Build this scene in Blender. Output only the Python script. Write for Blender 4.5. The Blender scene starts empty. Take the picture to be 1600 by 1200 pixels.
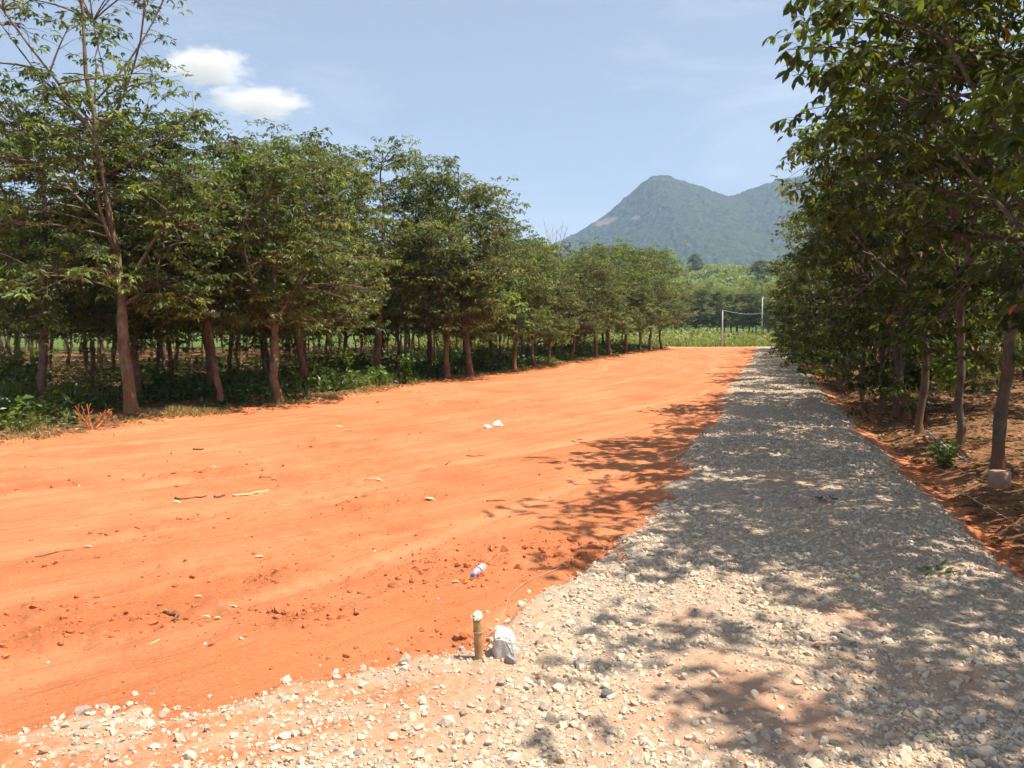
import bpy, math, random
import numpy as np
from mathutils import Vector

R = math.radians
scene = bpy.context.scene
col = scene.collection

# ------------------------------------------------------------------ camera
F = 1209.0            # focal length in photo pixels (1600 wide)
CAM_H = 1.65
PITCH = math.atan(90.0 / F)
cam_d = bpy.data.cameras.new('camera')
cam = bpy.data.objects.new('camera', cam_d)
col.objects.link(cam)
cam.location = (0, 0, CAM_H)
cam.rotation_euler = (math.pi / 2 - PITCH, 0, 0)
cam_d.sensor_fit = 'HORIZONTAL'
cam_d.sensor_width = 36.0
cam_d.lens = 36.0 * F / 1600.0
cam_d.clip_start = 0.05
cam_d.clip_end = 30000
scene.camera = cam

# ------------------------------------------------------------------ sky, sun, exposure
SUN_EL = R(65)
SUN_AZ = R(99)        # clockwise from +Y: the sun stands to the right of the picture
world = bpy.data.worlds.new('World')
scene.world = world
world.use_nodes = True
wn = world.node_tree
wn.nodes.clear()
w_out = wn.nodes.new('ShaderNodeOutputWorld')
w_bg = wn.nodes.new('ShaderNodeBackground')
w_sky = wn.nodes.new('ShaderNodeTexSky')
w_sky.sky_type = 'NISHITA'
w_sky.sun_disc = False
w_sky.sun_elevation = SUN_EL
w_sky.sun_rotation = SUN_AZ
w_sky.altitude = 100
w_sky.air_density = 1.0
w_sky.dust_density = 1.6
w_sky.ozone_density = 1.3
w_bg.inputs['Strength'].default_value = 0.072
# thin high cloud veil over the whole sky
w_tc = wn.nodes.new('ShaderNodeTexCoord')
w_map = wn.nodes.new('ShaderNodeMapping')
w_map.inputs['Scale'].default_value = (1.6, 1.6, 7.0)
w_noise = wn.nodes.new('ShaderNodeTexNoise')
w_noise.inputs['Scale'].default_value = 1.7
w_noise.inputs['Detail'].default_value = 7
w_noise.inputs['Roughness'].default_value = 0.6
w_noise.inputs['Distortion'].default_value = 0.6
w_ramp = wn.nodes.new('ShaderNodeMapRange')
w_ramp.inputs['From Min'].default_value = 0.46
w_ramp.inputs['From Max'].default_value = 0.80
w_ramp.inputs['To Min'].default_value = 0.20
w_ramp.inputs['To Max'].default_value = 0.5
w_mix = wn.nodes.new('ShaderNodeMix')
w_mix.data_type = 'RGBA'
w_mix.inputs[7].default_value = (8.6, 9.3, 9.7, 1)
wn.links.new(w_tc.outputs['Generated'], w_map.inputs['Vector'])
wn.links.new(w_map.outputs['Vector'], w_noise.inputs['Vector'])
wn.links.new(w_noise.outputs['Fac'], w_ramp.inputs['Value'])
wn.links.new(w_ramp.outputs['Result'], w_mix.inputs[0])
wn.links.new(w_sky.outputs['Color'], w_mix.inputs[6])
wn.links.new(w_mix.outputs[2], w_bg.inputs['Color'])
wn.links.new(w_bg.outputs['Background'], w_out.inputs['Surface'])

sun_d = bpy.data.lights.new('sun', 'SUN')
sun_d.energy = 5.0
sun_d.angle = R(0.55)
sun_d.color = (1.0, 0.92, 0.79)
sun = bpy.data.objects.new('sun', sun_d)
col.objects.link(sun)
sdir = Vector((math.sin(SUN_AZ) * math.cos(SUN_EL), math.cos(SUN_AZ) * math.cos(SUN_EL), math.sin(SUN_EL)))
sun.rotation_euler = sdir.to_track_quat('Z', 'Y').to_euler()
sun.location = (30, 0, 60)

vs = scene.view_settings
vs.view_transform = 'Standard'
vs.look = 'None'
vs.exposure = 0.92
vs.gamma = 1.0
vs.use_curve_mapping = False
cy = scene.cycles
cy.use_denoising = True
cy.max_bounces = 4
cy.diffuse_bounces = 2
cy.glossy_bounces = 2
cy.transmission_bounces = 4
cy.transparent_max_bounces = 6
cy.use_adaptive_sampling = True
cy.adaptive_threshold = 0.025
cy.volume_bounces = 2
cy.caustics_reflective = False
cy.caustics_refractive = False
cy.use_light_tree = False
cy.sample_clamp_indirect = 6.0

# ------------------------------------------------------------------ frames of reference
UA = math.atan(403.0 / F)                       # heading of the gravel road
UX, UY = math.sin(UA), math.cos(UA)             # along the road
VX, VY = UY, -UX                                # across the road, to the right


def uv2xy(u, v):
    return u * UX + v * VX, u * UY + v * VY


def xy2uv(x, y):
    return x * UX + y * UY, x * VX + y * VY


def ray(px, py):
    cx, cz = (px - 800) / F, (600 - py) / F
    c, s = math.cos(PITCH), math.sin(PITCH)
    return cx, c + cz * s, -s + cz * c           # forward = (0,c,-s), up = (0,s,c)


def gp(px, py, z=0.0):
    """photo position of a spot on the ground -> world x, y"""
    a, b, c = ray(px, py)
    t = (z - CAM_H) / c
    return a * t, b * t


def at_depth(px, py, Y):
    a, b, c = ray(px, py)
    t = Y / b
    return a * t, Y, CAM_H + c * t


# ------------------------------------------------------------------ noise
def _hash(ix, iy, seed):
    h = (ix.astype(np.int64) * 374761393 + iy.astype(np.int64) * 668265263 + seed * 1442695041) & 0x7fffffff
    h = ((h ^ (h >> 13)) * 1274126177) & 0x7fffffff
    h = ((h ^ (h >> 16)) * 2246822519) & 0x7fffffff
    return (h & 0xffff) / 65535.0


def vnoise(x, y, seed=0):
    x = np.asarray(x, float); y = np.asarray(y, float)
    x0 = np.floor(x); y0 = np.floor(y)
    fx = x - x0; fy = y - y0
    fx = fx * fx * (3 - 2 * fx); fy = fy * fy * (3 - 2 * fy)
    a = _hash(x0, y0, seed); b = _hash(x0 + 1, y0, seed)
    c = _hash(x0, y0 + 1, seed); d = _hash(x0 + 1, y0 + 1, seed)
    return (a * (1 - fx) + b * fx) * (1 - fy) + (c * (1 - fx) + d * fx) * fy


def fbm(x, y, seed=0, octs=4, gain=0.5):
    s = 0; a = 1.0; t = 0
    x = np.asarray(x, float); y = np.asarray(y, float)
    for i in range(octs):
        s = s + a * vnoise(x, y, seed + i * 17)
        t += a
        a *= gain
        x = x * 2.03 + 11.3; y = y * 2.03 - 7.7
    return s / t


def sstep(a, b, x):
    t = np.clip((np.asarray(x, float) - a) / (b - a), 0, 1)
    return t * t * (3 - 2 * t)


# ------------------------------------------------------------------ mesh + tag helpers
def mesh_np(name, verts, faces, mat=None, smooth=False, attrs=None):
    """verts (n,3), faces (m,3) or (m,4) -> mesh"""
    verts = np.ascontiguousarray(verts, dtype=np.float32)
    faces = np.ascontiguousarray(faces, dtype=np.int32)
    me = bpy.data.meshes.new(name)
    k = faces.shape[1]
    me.vertices.add(len(verts))
    me.vertices.foreach_set('co', verts.ravel())
    me.loops.add(faces.size)
    me.loops.foreach_set('vertex_index', faces.ravel())
    me.polygons.add(len(faces))
    me.polygons.foreach_set('loop_start', np.arange(0, faces.size, k, dtype=np.int32))
    me.polygons.foreach_set('loop_total', np.full(len(faces), k, dtype=np.int32))
    me.polygons.foreach_set('use_smooth', np.full(len(faces), smooth, dtype=bool))
    if attrs:
        for an, (typ, data) in attrs.items():
            at = me.attributes.new(an, typ, 'POINT')
            data = np.ascontiguousarray(data, dtype=np.float32)
            at.data.foreach_set('vector' if typ == 'FLOAT_VECTOR' else ('color' if typ == 'FLOAT_COLOR' else 'value'), data.ravel())
    if mat:
        me.materials.append(mat)
    me.update(calc_edges=True)
    return me


def link(name, data, parent=None, loc=None):
    o = bpy.data.objects.new(name, data)
    col.objects.link(o)
    if parent is not None:
        o.parent = parent
    if loc is not None:
        o.location = loc
    return o


def tag(o, label=None, cat=None, group=None, kind=None):
    if label: o['label'] = label
    if cat: o['category'] = cat
    if group: o['group'] = group
    if kind: o['kind'] = kind
    return o


class MB:
    """collects tubes and simple solids into one triangle mesh"""
    def __init__(self):
        self.v = []; self.f = []; self.n = 0

    def add(self, v, f):
        v = np.asarray(v, float); f = np.asarray(f, int)
        self.v.append(v); self.f.append(f + self.n); self.n += len(v)

    def tube(self, pts, radii, sides=6, cap=True, wob=0.0, rng=None):
        pts = np.asarray(pts, float)
        n = len(pts)
        radii = np.broadcast_to(np.asarray(radii, float), (n,))
        tan = np.gradient(pts, axis=0)
        tan /= np.linalg.norm(tan, axis=1)[:, None] + 1e-9
        ref = np.array([0.0, 0, 1]) if abs(tan[0][2]) < 0.8 else np.array([1.0, 0, 0])
        a = np.cross(tan, ref)
        a /= np.linalg.norm(a, axis=1)[:, None] + 1e-9
        b = np.cross(tan, a)
        ang = np.linspace(0, 2 * np.pi, sides, endpoint=False)
        rr = radii[:, None] * np.ones((n, sides))
        if wob and rng is not None:
            rr = rr * (1 + wob * rng.normal(size=rr.shape))
        ring = pts[:, None, :] + rr[..., None] * (np.cos(ang)[None, :, None] * a[:, None, :] + np.sin(ang)[None, :, None] * b[:, None, :])
        v = ring.reshape(-1, 3)
        i = np.arange(n - 1)[:, None] * sides
        j = np.arange(sides)[None, :]
        j2 = (j + 1) % sides
        p0 = (i + j).ravel(); p1 = (i + j2).ravel(); p2 = (i + sides + j2).ravel(); p3 = (i + sides + j).ravel()
        f = np.concatenate([np.stack([p0, p1, p2], 1), np.stack([p0, p2, p3], 1)])
        if cap:
            k = len(v)
            v = np.vstack([v, pts[-1:], pts[:1]])
            jj = np.arange(sides); j3 = (jj + 1) % sides
            base = (n - 1) * sides
            f = np.vstack([f, np.stack([base + jj, base + j3, np.full(sides, k)], 1),
                           np.stack([j3, jj, np.full(sides, k + 1)], 1)])
        self.add(v, f)

    def box(self, c, s, rz=0.0):
        c = np.asarray(c, float); s = np.asarray(s, float) / 2
        q = np.array([[x, y, z] for x in (-1, 1) for y in (-1, 1) for z in (-1, 1)], float) * s
        cs, sn = math.cos(rz), math.sin(rz)
        q = np.stack([q[:, 0] * cs - q[:, 1] * sn, q[:, 0] * sn + q[:, 1] * cs, q[:, 2]], 1) + c
        f = [(0, 1, 3), (0, 3, 2), (4, 6, 7), (4, 7, 5), (0, 4, 5), (0, 5, 1), (2, 3, 7), (2, 7, 6), (0, 2, 6), (0, 6, 4), (1, 5, 7), (1, 7, 3)]
        self.add(q, f)

    def mesh(self, name, mat, smooth=False, attrs=None):
        return mesh_np(name, np.vstack(self.v), np.vstack(self.f), mat, smooth, attrs)


# ------------------------------------------------------------------ materials
def new_mat(name):
    m = bpy.data.materials.new(name)
    m.use_nodes = True
    nt = m.node_tree
    nt.nodes.clear()
    out = nt.nodes.new('ShaderNodeOutputMaterial')
    return m, nt, out


def nd(nt, typ, **kw):
    n = nt.nodes.new(typ)
    for k, v in kw.items():
        if k in n.inputs:
            n.inputs[k].default_value = v
        else:
            setattr(n, k, v)
    return n


def mixc(nt, fac, a, b, blend='MIX'):
    n = nt.nodes.new('ShaderNodeMix')
    n.data_type = 'RGBA'
    n.blend_type = blend
    for idx, val in ((0, fac), (6, a), (7, b)):
        if hasattr(val, 'is_output') or isinstance(val, bpy.types.NodeSocket):
            nt.links.new(val, n.inputs[idx])
        elif idx == 0:
            n.inputs[0].default_value = val
        else:
            n.inputs[idx].default_value = (*val, 1) if len(val) == 3 else val
    return n.outputs[2]


def maprange(nt, val, a, b, c=0.0, d=1.0, smooth=False):
    n = nt.nodes.new('ShaderNodeMapRange')
    if smooth: n.interpolation_type = 'SMOOTHSTEP'
    nt.links.new(val, n.inputs['Value'])
    n.inputs['From Min'].default_value = a
    n.inputs['From Max'].default_value = b
    n.inputs['To Min'].default_value = c
    n.inputs['To Max'].default_value = d
    return n.outputs['Result']


def noise(nt, vec, scale, detail=4, rough=0.55, dist=0.0):
    n = nd(nt, 'ShaderNodeTexNoise', Scale=scale, Detail=detail, Roughness=rough, Distortion=dist)
    if vec is not None: nt.links.new(vec, n.inputs['Vector'])
    return n.outputs['Fac']


def simple_mat(name, c1, c2, scale=6.0, rough=0.8, bump=0.0, bscale=None, spec=0.3, coord='Object', detail=4):
    m, nt, out = new_mat(name)
    tc = nd(nt, 'ShaderNodeTexCoord')
    f = noise(nt, tc.outputs[coord], scale, detail)
    f = maprange(nt, f, 0.3, 0.7)
    c = mixc(nt, f, c1, c2)
    p = nd(nt, 'ShaderNodeBsdfPrincipled', Roughness=rough)
    p.inputs['Specular IOR Level'].default_value = spec
    nt.links.new(c, p.inputs['Base Color'])
    if bump:
        b = nd(nt, 'ShaderNodeBump', Strength=bump, Distance=0.02)
        nt.links.new(noise(nt, tc.outputs[coord], bscale or scale * 4, 5, 0.65), b.inputs['Height'])
        nt.links.new(b.outputs['Normal'], p.inputs['Normal'])
    nt.links.new(p.outputs['BSDF'], out.inputs['Surface'])
    return m


def leaf_mat(name, dark, mid, light, young=(0.20, 0.34, 0.035), dead=(0.34, 0.12, 0.05), trans=0.32, rough=0.42, spec=0.5):
    """tint attribute: r = random per leaf, g = young leaf, b = dead leaf"""
    m, nt, out = new_mat(name)
    a = nd(nt, 'ShaderNodeAttribute', attribute_name='tint')
    sep = nd(nt, 'ShaderNodeSeparateColor')
    nt.links.new(a.outputs['Color'], sep.inputs['Color'])
    oi = nd(nt, 'ShaderNodeObjectInfo')
    r1 = maprange(nt, sep.outputs[0], 0.0, 0.62)
    r2 = maprange(nt, sep.outputs[0], 0.62, 1.0)
    c = mixc(nt, r1, dark, mid)
    c = mixc(nt, r2, c, light)
    hs = nd(nt, 'ShaderNodeHueSaturation')
    nt.links.new(maprange(nt, oi.outputs['Random'], 0, 1, 0.485, 0.515), hs.inputs['Hue'])
    nt.links.new(maprange(nt, oi.outputs['Random'], 0, 1, 0.85, 1.18), hs.inputs['Value'])
    nt.links.new(c, hs.inputs['Color'])
    c = mixc(nt, sep.outputs[1], hs.outputs['Color'], young)
    c = mixc(nt, sep.outputs[2], c, dead)
    p = nd(nt, 'ShaderNodeBsdfPrincipled', Roughness=rough)
    p.inputs['Specular IOR Level'].default_value = spec
    nt.links.new(c, p.inputs['Base Color'])
    t = nd(nt, 'ShaderNodeBsdfTranslucent')
    tcol = mixc(nt, 1.0, c, (2.0, 1.95, 0.75), 'MULTIPLY')
    nt.links.new(tcol, t.inputs['Color'])
    mx = nd(nt, 'ShaderNodeMixShader')
    mx.inputs[0].default_value = trans
    nt.links.new(p.outputs['BSDF'], mx.inputs[1])
    nt.links.new(t.outputs['BSDF'], mx.inputs[2])
    nt.links.new(mx.outputs[0], out.inputs['Surface'])
    return m


def bark_mat(name, c1, c2, dust=(0.30, 0.13, 0.06), dust_h=0.9):
    m, nt, out = new_mat(name)
    tc = nd(nt, 'ShaderNodeTexCoord')
    mp = nd(nt, 'ShaderNodeMapping')
    mp.inputs['Scale'].default_value = (1, 1, 0.45)
    nt.links.new(tc.outputs['Object'], mp.inputs['Vector'])
    n1 = noise(nt, mp.outputs['Vector'], 9, 6, 0.65)
    n2 = noise(nt, tc.outputs['Object'], 2.3, 3)
    c = mixc(nt, maprange(nt, n1, 0.35, 0.68), c1, c2)
    lich = maprange(nt, n2, 0.55, 0.72)
    c = mixc(nt, lich, c, (0.30, 0.27, 0.21))
    sp = nd(nt, 'ShaderNodeSeparateXYZ')
    nt.links.new(tc.outputs['Object'], sp.inputs[0])
    ad = nd(nt, 'ShaderNodeMath', operation='ADD')
    nt.links.new(sp.outputs['Z'], ad.inputs[0])
    nt.links.new(maprange(nt, n1, 0.2, 0.8, -0.4, 0.4), ad.inputs[1])
    d = maprange(nt, ad.outputs[0], dust_h, 0.0, 0.0, 0.8)
    c = mixc(nt, d, c, dust)                       # splashed red dust near the foot
    p = nd(nt, 'ShaderNodeBsdfPrincipled', Roughness=0.9)
    p.inputs['Specular IOR Level'].default_value = 0.15
    nt.links.new(c, p.inputs['Base Color'])
    b = nd(nt, 'ShaderNodeBump', Strength=1.0, Distance=0.03)
    nt.links.new(noise(nt, mp.outputs['Vector'], 24, 7, 0.78), b.inputs['Height'])
    nt.links.new(b.outputs['Normal'], p.inputs['Normal'])
    nt.links.new(p.outputs['BSDF'], out.inputs['Surface'])
    return m


def terrain_mat():
    """mask: r gravel, g leaf litter, b green cover; track: position along and across the wheel tracks"""
    m, nt, out = new_mat('terrain')
    tc = nd(nt, 'ShaderNodeTexCoord')
    P = tc.outputs['Object']
    at = nd(nt, 'ShaderNodeAttribute', attribute_name='mask')
    sep = nd(nt, 'ShaderNodeSeparateColor')
    nt.links.new(at.outputs['Color'], sep.inputs['Color'])
    tr = nd(nt, 'ShaderNodeAttribute', attribute_name='track')
    # red earth
    big = noise(nt, P, 0.35, 4, 0.55)
    med = noise(nt, P, 2.2, 5, 0.6)
    fine = noise(nt, P, 26, 5, 0.7)
    grain = noise(nt, P, 75, 4, 0.75)
    pat = noise(nt, P, 0.8, 4, 0.6)
    mp = nd(nt, 'ShaderNodeMapping')
    mp.inputs['Scale'].default_value = (2.6, 0.16, 1)
    nt.links.new(tr.outputs['Vector'], mp.inputs['Vector'])
    streak = noise(nt, mp.outputs['Vector'], 1.0, 6, 0.62, 0.3)
    mp2 = nd(nt, 'ShaderNodeMapping')
    mp2.inputs['Scale'].default_value = (9.0, 0.45, 1)
    nt.links.new(tr.outputs['Vector'], mp2.inputs['Vector'])
    streak2 = noise(nt, mp2.outputs['Vector'], 1.0, 4, 0.6, 0.2)
    c = mixc(nt, maprange(nt, big, 0.36, 0.66), (0.46, 0.152, 0.060), (0.50, 0.190, 0.080))
    c = mixc(nt, maprange(nt, streak, 0.44, 0.68, 0, 0.62), c, (0.57, 0.258, 0.124))      # dry dusty wheel tracks
    c = mixc(nt, maprange(nt, streak2, 0.48, 0.30, 0, 0.60), c, (0.40, 0.125, 0.048))
    c = mixc(nt, maprange(nt, med, 0.56, 0.74, 0, 0.55), c, (0.38, 0.112, 0.042))      # fresh turned earth
    c = mixc(nt, maprange(nt, fine, 0.56, 0.72, 0, 0.35), c, (0.34, 0.105, 0.042))
    c = mixc(nt, maprange(nt, fine, 0.44, 0.30, 0, 0.30), c, (0.62, 0.34, 0.19))
    c = mixc(nt, maprange(nt, pat, 0.50, 0.66, 0, 0.5), c, (0.40, 0.120, 0.046))     # damper earth
    rta = nd(nt, 'ShaderNodeAttribute', attribute_name='rut')
    c = mixc(nt, maprange(nt, rta.outputs['Fac'], 0.1, 0.8, 0, 0.5), c, (0.58, 0.275, 0.135))     # pressed dust in the wheel tracks
    gp_ = nd(nt, 'ShaderNodeMath', operation='MULTIPLY')
    nt.links.new(maprange(nt, grain, 0.50, 0.66), gp_.inputs[0]); nt.links.new(maprange(nt, pat, 0.40, 0.62, 0.15, 0.8), gp_.inputs[1])
    c = mixc(nt, gp_.outputs[0], c, (0.31, 0.085, 0.032))     # crumbs of moist earth
    c = mixc(nt, maprange(nt, at.outputs['Alpha'], 0.25, 0.9, 0, 0.6), c, (0.37, 0.112, 0.043))     # churned moist earth
    # crushed stone with rock dust
    vo = nd(nt, 'ShaderNodeTexVoronoi', Scale=19.0)
    nt.links.new(P, vo.inputs['Vector'])
    vsep = nd(nt, 'ShaderNodeSeparateColor')
    nt.links.new(vo.outputs['Color'], vsep.inputs['Color'])
    g = mixc(nt, vsep.outputs[0], (0.35, 0.285, 0.22), (0.54, 0.44, 0.325))
    g = mixc(nt, maprange(nt, med, 0.42, 0.62), g, (0.52, 0.395, 0.275))
    g = mixc(nt, maprange(nt, vo.outputs['Distance'], 0.30, 0.62, 0, 0.40), g, (0.26, 0.215, 0.17))
    g = mixc(nt, maprange(nt, noise(nt, P, 0.9, 3), 0.48, 0.66, 0, 0.65), g, (0.50, 0.32, 0.21))   # soil worked into the stone
    gm = nd(nt, 'ShaderNodeMath', operation='ADD')
    nt.links.new(sep.outputs[0], gm.inputs[0])
    nt.links.new(maprange(nt, fine, 0.2, 0.8, -0.30, 0.30), gm.inputs[1])
    c = mixc(nt, maprange(nt, gm.outputs[0], 0.05, 0.30, 0, 0.75), c, (0.53, 0.335, 0.225))     # rock dust trodden into the earth
    c = mixc(nt, maprange(nt, gm.outputs[0], 0.30, 0.62), c, g)
    # leaf litter under the trees
    lit = mixc(nt, maprange(nt, noise(nt, P, 9, 6, 0.75), 0.36, 0.66), (0.085, 0.042, 0.021), (0.31, 0.17, 0.085))
    lit = mixc(nt, maprange(nt, med, 0.5, 0.68, 0, 0.6), lit, (0.24, 0.085, 0.035))
    lm = nd(nt, 'ShaderNodeMath', operation='ADD')
    nt.links.new(sep.outputs[1], lm.inputs[0])
    nt.links.new(maprange(nt, med, 0.2, 0.8, -0.35, 0.35), lm.inputs[1])
    c = mixc(nt, maprange(nt, lm.outputs[0], 0.35, 0.65), c, lit)
    # green cover
    gr = mixc(nt, maprange(nt, noise(nt, P, 3, 5, 0.7), 0.35, 0.65), (0.05, 0.085, 0.018), (0.12, 0.16, 0.035))
    bm = nd(nt, 'ShaderNodeMath', operation='ADD')
    nt.links.new(sep.outputs[2], bm.inputs[0])
    nt.links.new(maprange(nt, med, 0.2, 0.8, -0.35, 0.35), bm.inputs[1])
    c = mixc(nt, maprange(nt, bm.outputs[0], 0.35, 0.7), c, gr)
    # pale sand of the cross track
    sa = nd(nt, 'ShaderNodeAttribute', attribute_name='sand')
    c = mixc(nt, sa.outputs['Fac'], c, (0.50, 0.38, 0.25))
    p = nd(nt, 'ShaderNodeBsdfPrincipled', Roughness=0.95)
    p.inputs['Specular IOR Level'].default_value = 0.12
    nt.links.new(c, p.inputs['Base Color'])
    # relief
    hsum = nd(nt, 'ShaderNodeMath', operation='ADD')
    nt.links.new(noise(nt, P, 14, 8, 0.80), hsum.inputs[0])
    mul = nd(nt, 'ShaderNodeMath', operation='MULTIPLY')
    nt.links.new(maprange(nt, vo.outputs['Distance'], 0, 0.6, 1.0, 0.0), mul.inputs[0])
    nt.links.new(sep.outputs[0], mul.inputs[1])
    nt.links.new(mul.outputs[0], hsum.inputs[1])
    hs2 = nd(nt, 'ShaderNodeMath', operation='ADD')
    nt.links.new(hsum.outputs[0], hs2.inputs[0])
    nt.links.new(maprange(nt, streak2, 0.3, 0.7, -0.5, 0.5), hs2.inputs[1])
    b = nd(nt, 'ShaderNodeBump', Strength=0.75, Distance=0.03)
    nt.links.new(hs2.outputs[0], b.inputs['Height'])
    nt.links.new(b.outputs['Normal'], p.inputs['Normal'])
    nt.links.new(p.outputs['BSDF'], out.inputs['Surface'])
    return m


M_TERR = terrain_mat()
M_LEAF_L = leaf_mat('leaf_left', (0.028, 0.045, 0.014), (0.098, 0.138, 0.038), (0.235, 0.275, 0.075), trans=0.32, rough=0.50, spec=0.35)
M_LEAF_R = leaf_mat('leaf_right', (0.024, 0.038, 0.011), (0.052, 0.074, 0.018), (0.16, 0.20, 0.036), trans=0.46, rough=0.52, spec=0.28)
M_LEAF_F = leaf_mat('leaf_far', (0.11, 0.14, 0.04), (0.19, 0.225, 0.062), (0.28, 0.30, 0.095), trans=0.28, rough=0.6)
M_SHRUB = leaf_mat('shrub_leaf', (0.05, 0.10, 0.018), (0.10, 0.19, 0.03), (0.19, 0.30, 0.05), trans=0.4, rough=0.45)
M_UNDER = leaf_mat('undergrowth_leaf', (0.035, 0.055, 0.016), (0.075, 0.115, 0.028), (0.17, 0.22, 0.05), trans=0.38)
M_GRASS = leaf_mat('grass_blade', (0.09, 0.12, 0.022), (0.17, 0.21, 0.04), (0.33, 0.31, 0.09), dead=(0.36, 0.23, 0.115), trans=0.35, rough=0.6)
M_DRY = leaf_mat('dry_leaf', (0.12, 0.055, 0.025), (0.28, 0.15, 0.07), (0.50, 0.33, 0.17), trans=0.15, rough=0.8, spec=0.2)
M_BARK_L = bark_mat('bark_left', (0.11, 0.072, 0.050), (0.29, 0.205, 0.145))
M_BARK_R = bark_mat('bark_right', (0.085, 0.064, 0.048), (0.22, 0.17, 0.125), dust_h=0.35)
M_STONE = None


def stone_mat():
    m, nt, out = new_mat('crushed_stone')
    a = nd(nt, 'ShaderNodeAttribute', attribute_name='tint')
    oi = nd(nt, 'ShaderNodeObjectInfo')
    tc = nd(nt, 'ShaderNodeTexCoord')
    sep = nd(nt, 'ShaderNodeSeparateColor')
    nt.links.new(a.outputs['Color'], sep.inputs['Color'])
    ad = nd(nt, 'ShaderNodeMath', operation='ADD')
    nt.links.new(sep.outputs[0], ad.inputs[0])
    nt.links.new(oi.outputs['Random'], ad.inputs[1])
    fr = nd(nt, 'ShaderNodeMath', operation='FRACT')
    nt.links.new(ad.outputs[0], fr.inputs[0])
    cr = nd(nt, 'ShaderNodeValToRGB')
    cr.color_ramp.interpolation = 'LINEAR'
    els = cr.color_ramp.elements
    els[0].position = 0.0; els[0].color = (0.27, 0.235, 0.21, 1)
    els[1].position = 1.0; els[1].color = (0.44, 0.25, 0.16, 1)
    for pos, cc in ((0.18, (0.41, 0.345, 0.27, 1)), (0.45, (0.56, 0.465, 0.345, 1)), (0.75, (0.62, 0.53, 0.395, 1)), (0.9, (0.52, 0.42, 0.31, 1))):
        e = els.new(pos); e.color = cc
    nt.links.new(fr.outputs[0], cr.inputs['Fac'])
    n = noise(nt, tc.outputs['Object'], 30, 4, 0.7)
    c = mixc(nt, maprange(nt, n, 0.4, 0.7, 0, 0.6), cr.outputs['Color'], (0.56, 0.41, 0.29))
    p = nd(nt, 'ShaderNodeBsdfPrincipled', Roughness=0.9)
    p.inputs['Specular IOR Level'].default_value = 0.2
    nt.links.new(c, p.inputs['Base Color'])
    b = nd(nt, 'ShaderNodeBump', Strength=0.5, Distance=0.006)
    nt.links.new(noise(nt, tc.outputs['Object'], 70, 4, 0.7), b.inputs['Height'])
    nt.links.new(b.outputs['Normal'], p.inputs['Normal'])
    nt.links.new(p.outputs['BSDF'], out.inputs['Surface'])
    return m


M_STONE = stone_mat()
M_CLOD = simple_mat('earth_clod', (0.38, 0.115, 0.043), (0.49, 0.185, 0.08), 14, 0.95, 0.5, 60, 0.1)

# ------------------------------------------------------------------ terrain
TREE_U = [-10, 5, 11.1, 14, 22.4, 27, 57.5, 80]
TREE_V = [-15, -12.6, -11.0, -9.8, -9.6, -8.9, -7.7, -7.0]
TRK_C = (-44.4, 47.9)
AP_X = [-9, -4, -2.03, -1.43, -0.6, -0.12, 0.19, 0.71]
AP_Y = [1.6, 2.35, 3.02, 3.40, 3.58, 3.76, 4.53, 5.4]


def left_edge(u):
    return np.interp(u, TREE_U, TREE_V) + np.interp(u, [0, 9, 14, 60], [1.3, 1.1, 0.45, 0.35])


def gravel_mask(x, y):
    u, v = xy2uv(x, y)
    wob = (fbm(u * 0.9, v * 0.2 + 40, 5, 4, 0.65) - 0.5) * 0.85
    left = -0.88 + wob + np.interp(u, [20, 60], [0, 0.15])
    right = np.interp(u, [0, 4, 7, 12, 60], [2.1, 1.9, 1.62, 1.36, 1.15]) + (fbm(u * 0.8, v * 0.2 - 9, 6, 3) - 0.5) * 0.45
    road = sstep(left - 0.10, left + 0.12, v) * (1 - sstep(right - 0.10, right + 0.10, v)) * (1 - sstep(59.0, 60.0, y))
    yb = np.interp(x, AP_X, AP_Y) + (fbm(x * 2.2, y * 0.3, 8, 3) - 0.5) * 0.75 - 0.03
    apron = (1 - sstep(-0.14, 0.10, y - yb)) * (1 - sstep(0.6, 1.2, x + (y - 5.0)))
    apron = np.where(np.asarray(x) < 0.75, (1 - sstep(-0.14, 0.10, y - yb)), 0)
    near = (v > -1.0) & (np.asarray(y) < 4.8) & (v < right)
    return np.maximum(np.maximum(road, apron), np.where(near, 1.0, 0.0))


def gravel_density(x, y):
    """share of loose stone on the gravel"""
    g = gravel_mask(x, y)
    u, v = xy2uv(x, y)
    patch = sstep(0.38, 0.60, fbm(x * 0.75, y * 0.75, 12, 4))
    d = g * (0.26 + 0.74 * patch)
    # the arm of gravel to the left is only thinly strewn
    thin = (1 - sstep(-0.75, 0.25, x)) * (1 - sstep(3.6, 4.4, y))
    streaks = sstep(0.42, 0.62, fbm(x * 1.1 + 0.4 * y, y * 3.2 - 0.9 * x, 14, 4))
    d = d * (1 - thin * (1 - (0.16 + 0.84 * streaks)))
    # bare worn spots close to the corner
    for (cx, cy_, r) in ((0.85, 4.25, 0.55), (1.05, 3.35, 0.42), (0.2, 2.85, 0.35), (1.9, 4.2, 0.35), (2.1, 3.4, 0.45)):
        d = d * (1 - 0.85 * np.exp(-((x - cx) ** 2 + (y - cy_) ** 2) / (r * r)))
    # loose windrow along the edges
    edge = np.exp(-((v + 0.80) / 0.22) ** 2) + np.exp(-((v - 1.25) / 0.22) ** 2)
    return np.clip(d + g * 0.45 * edge, 0, 1)


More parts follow.
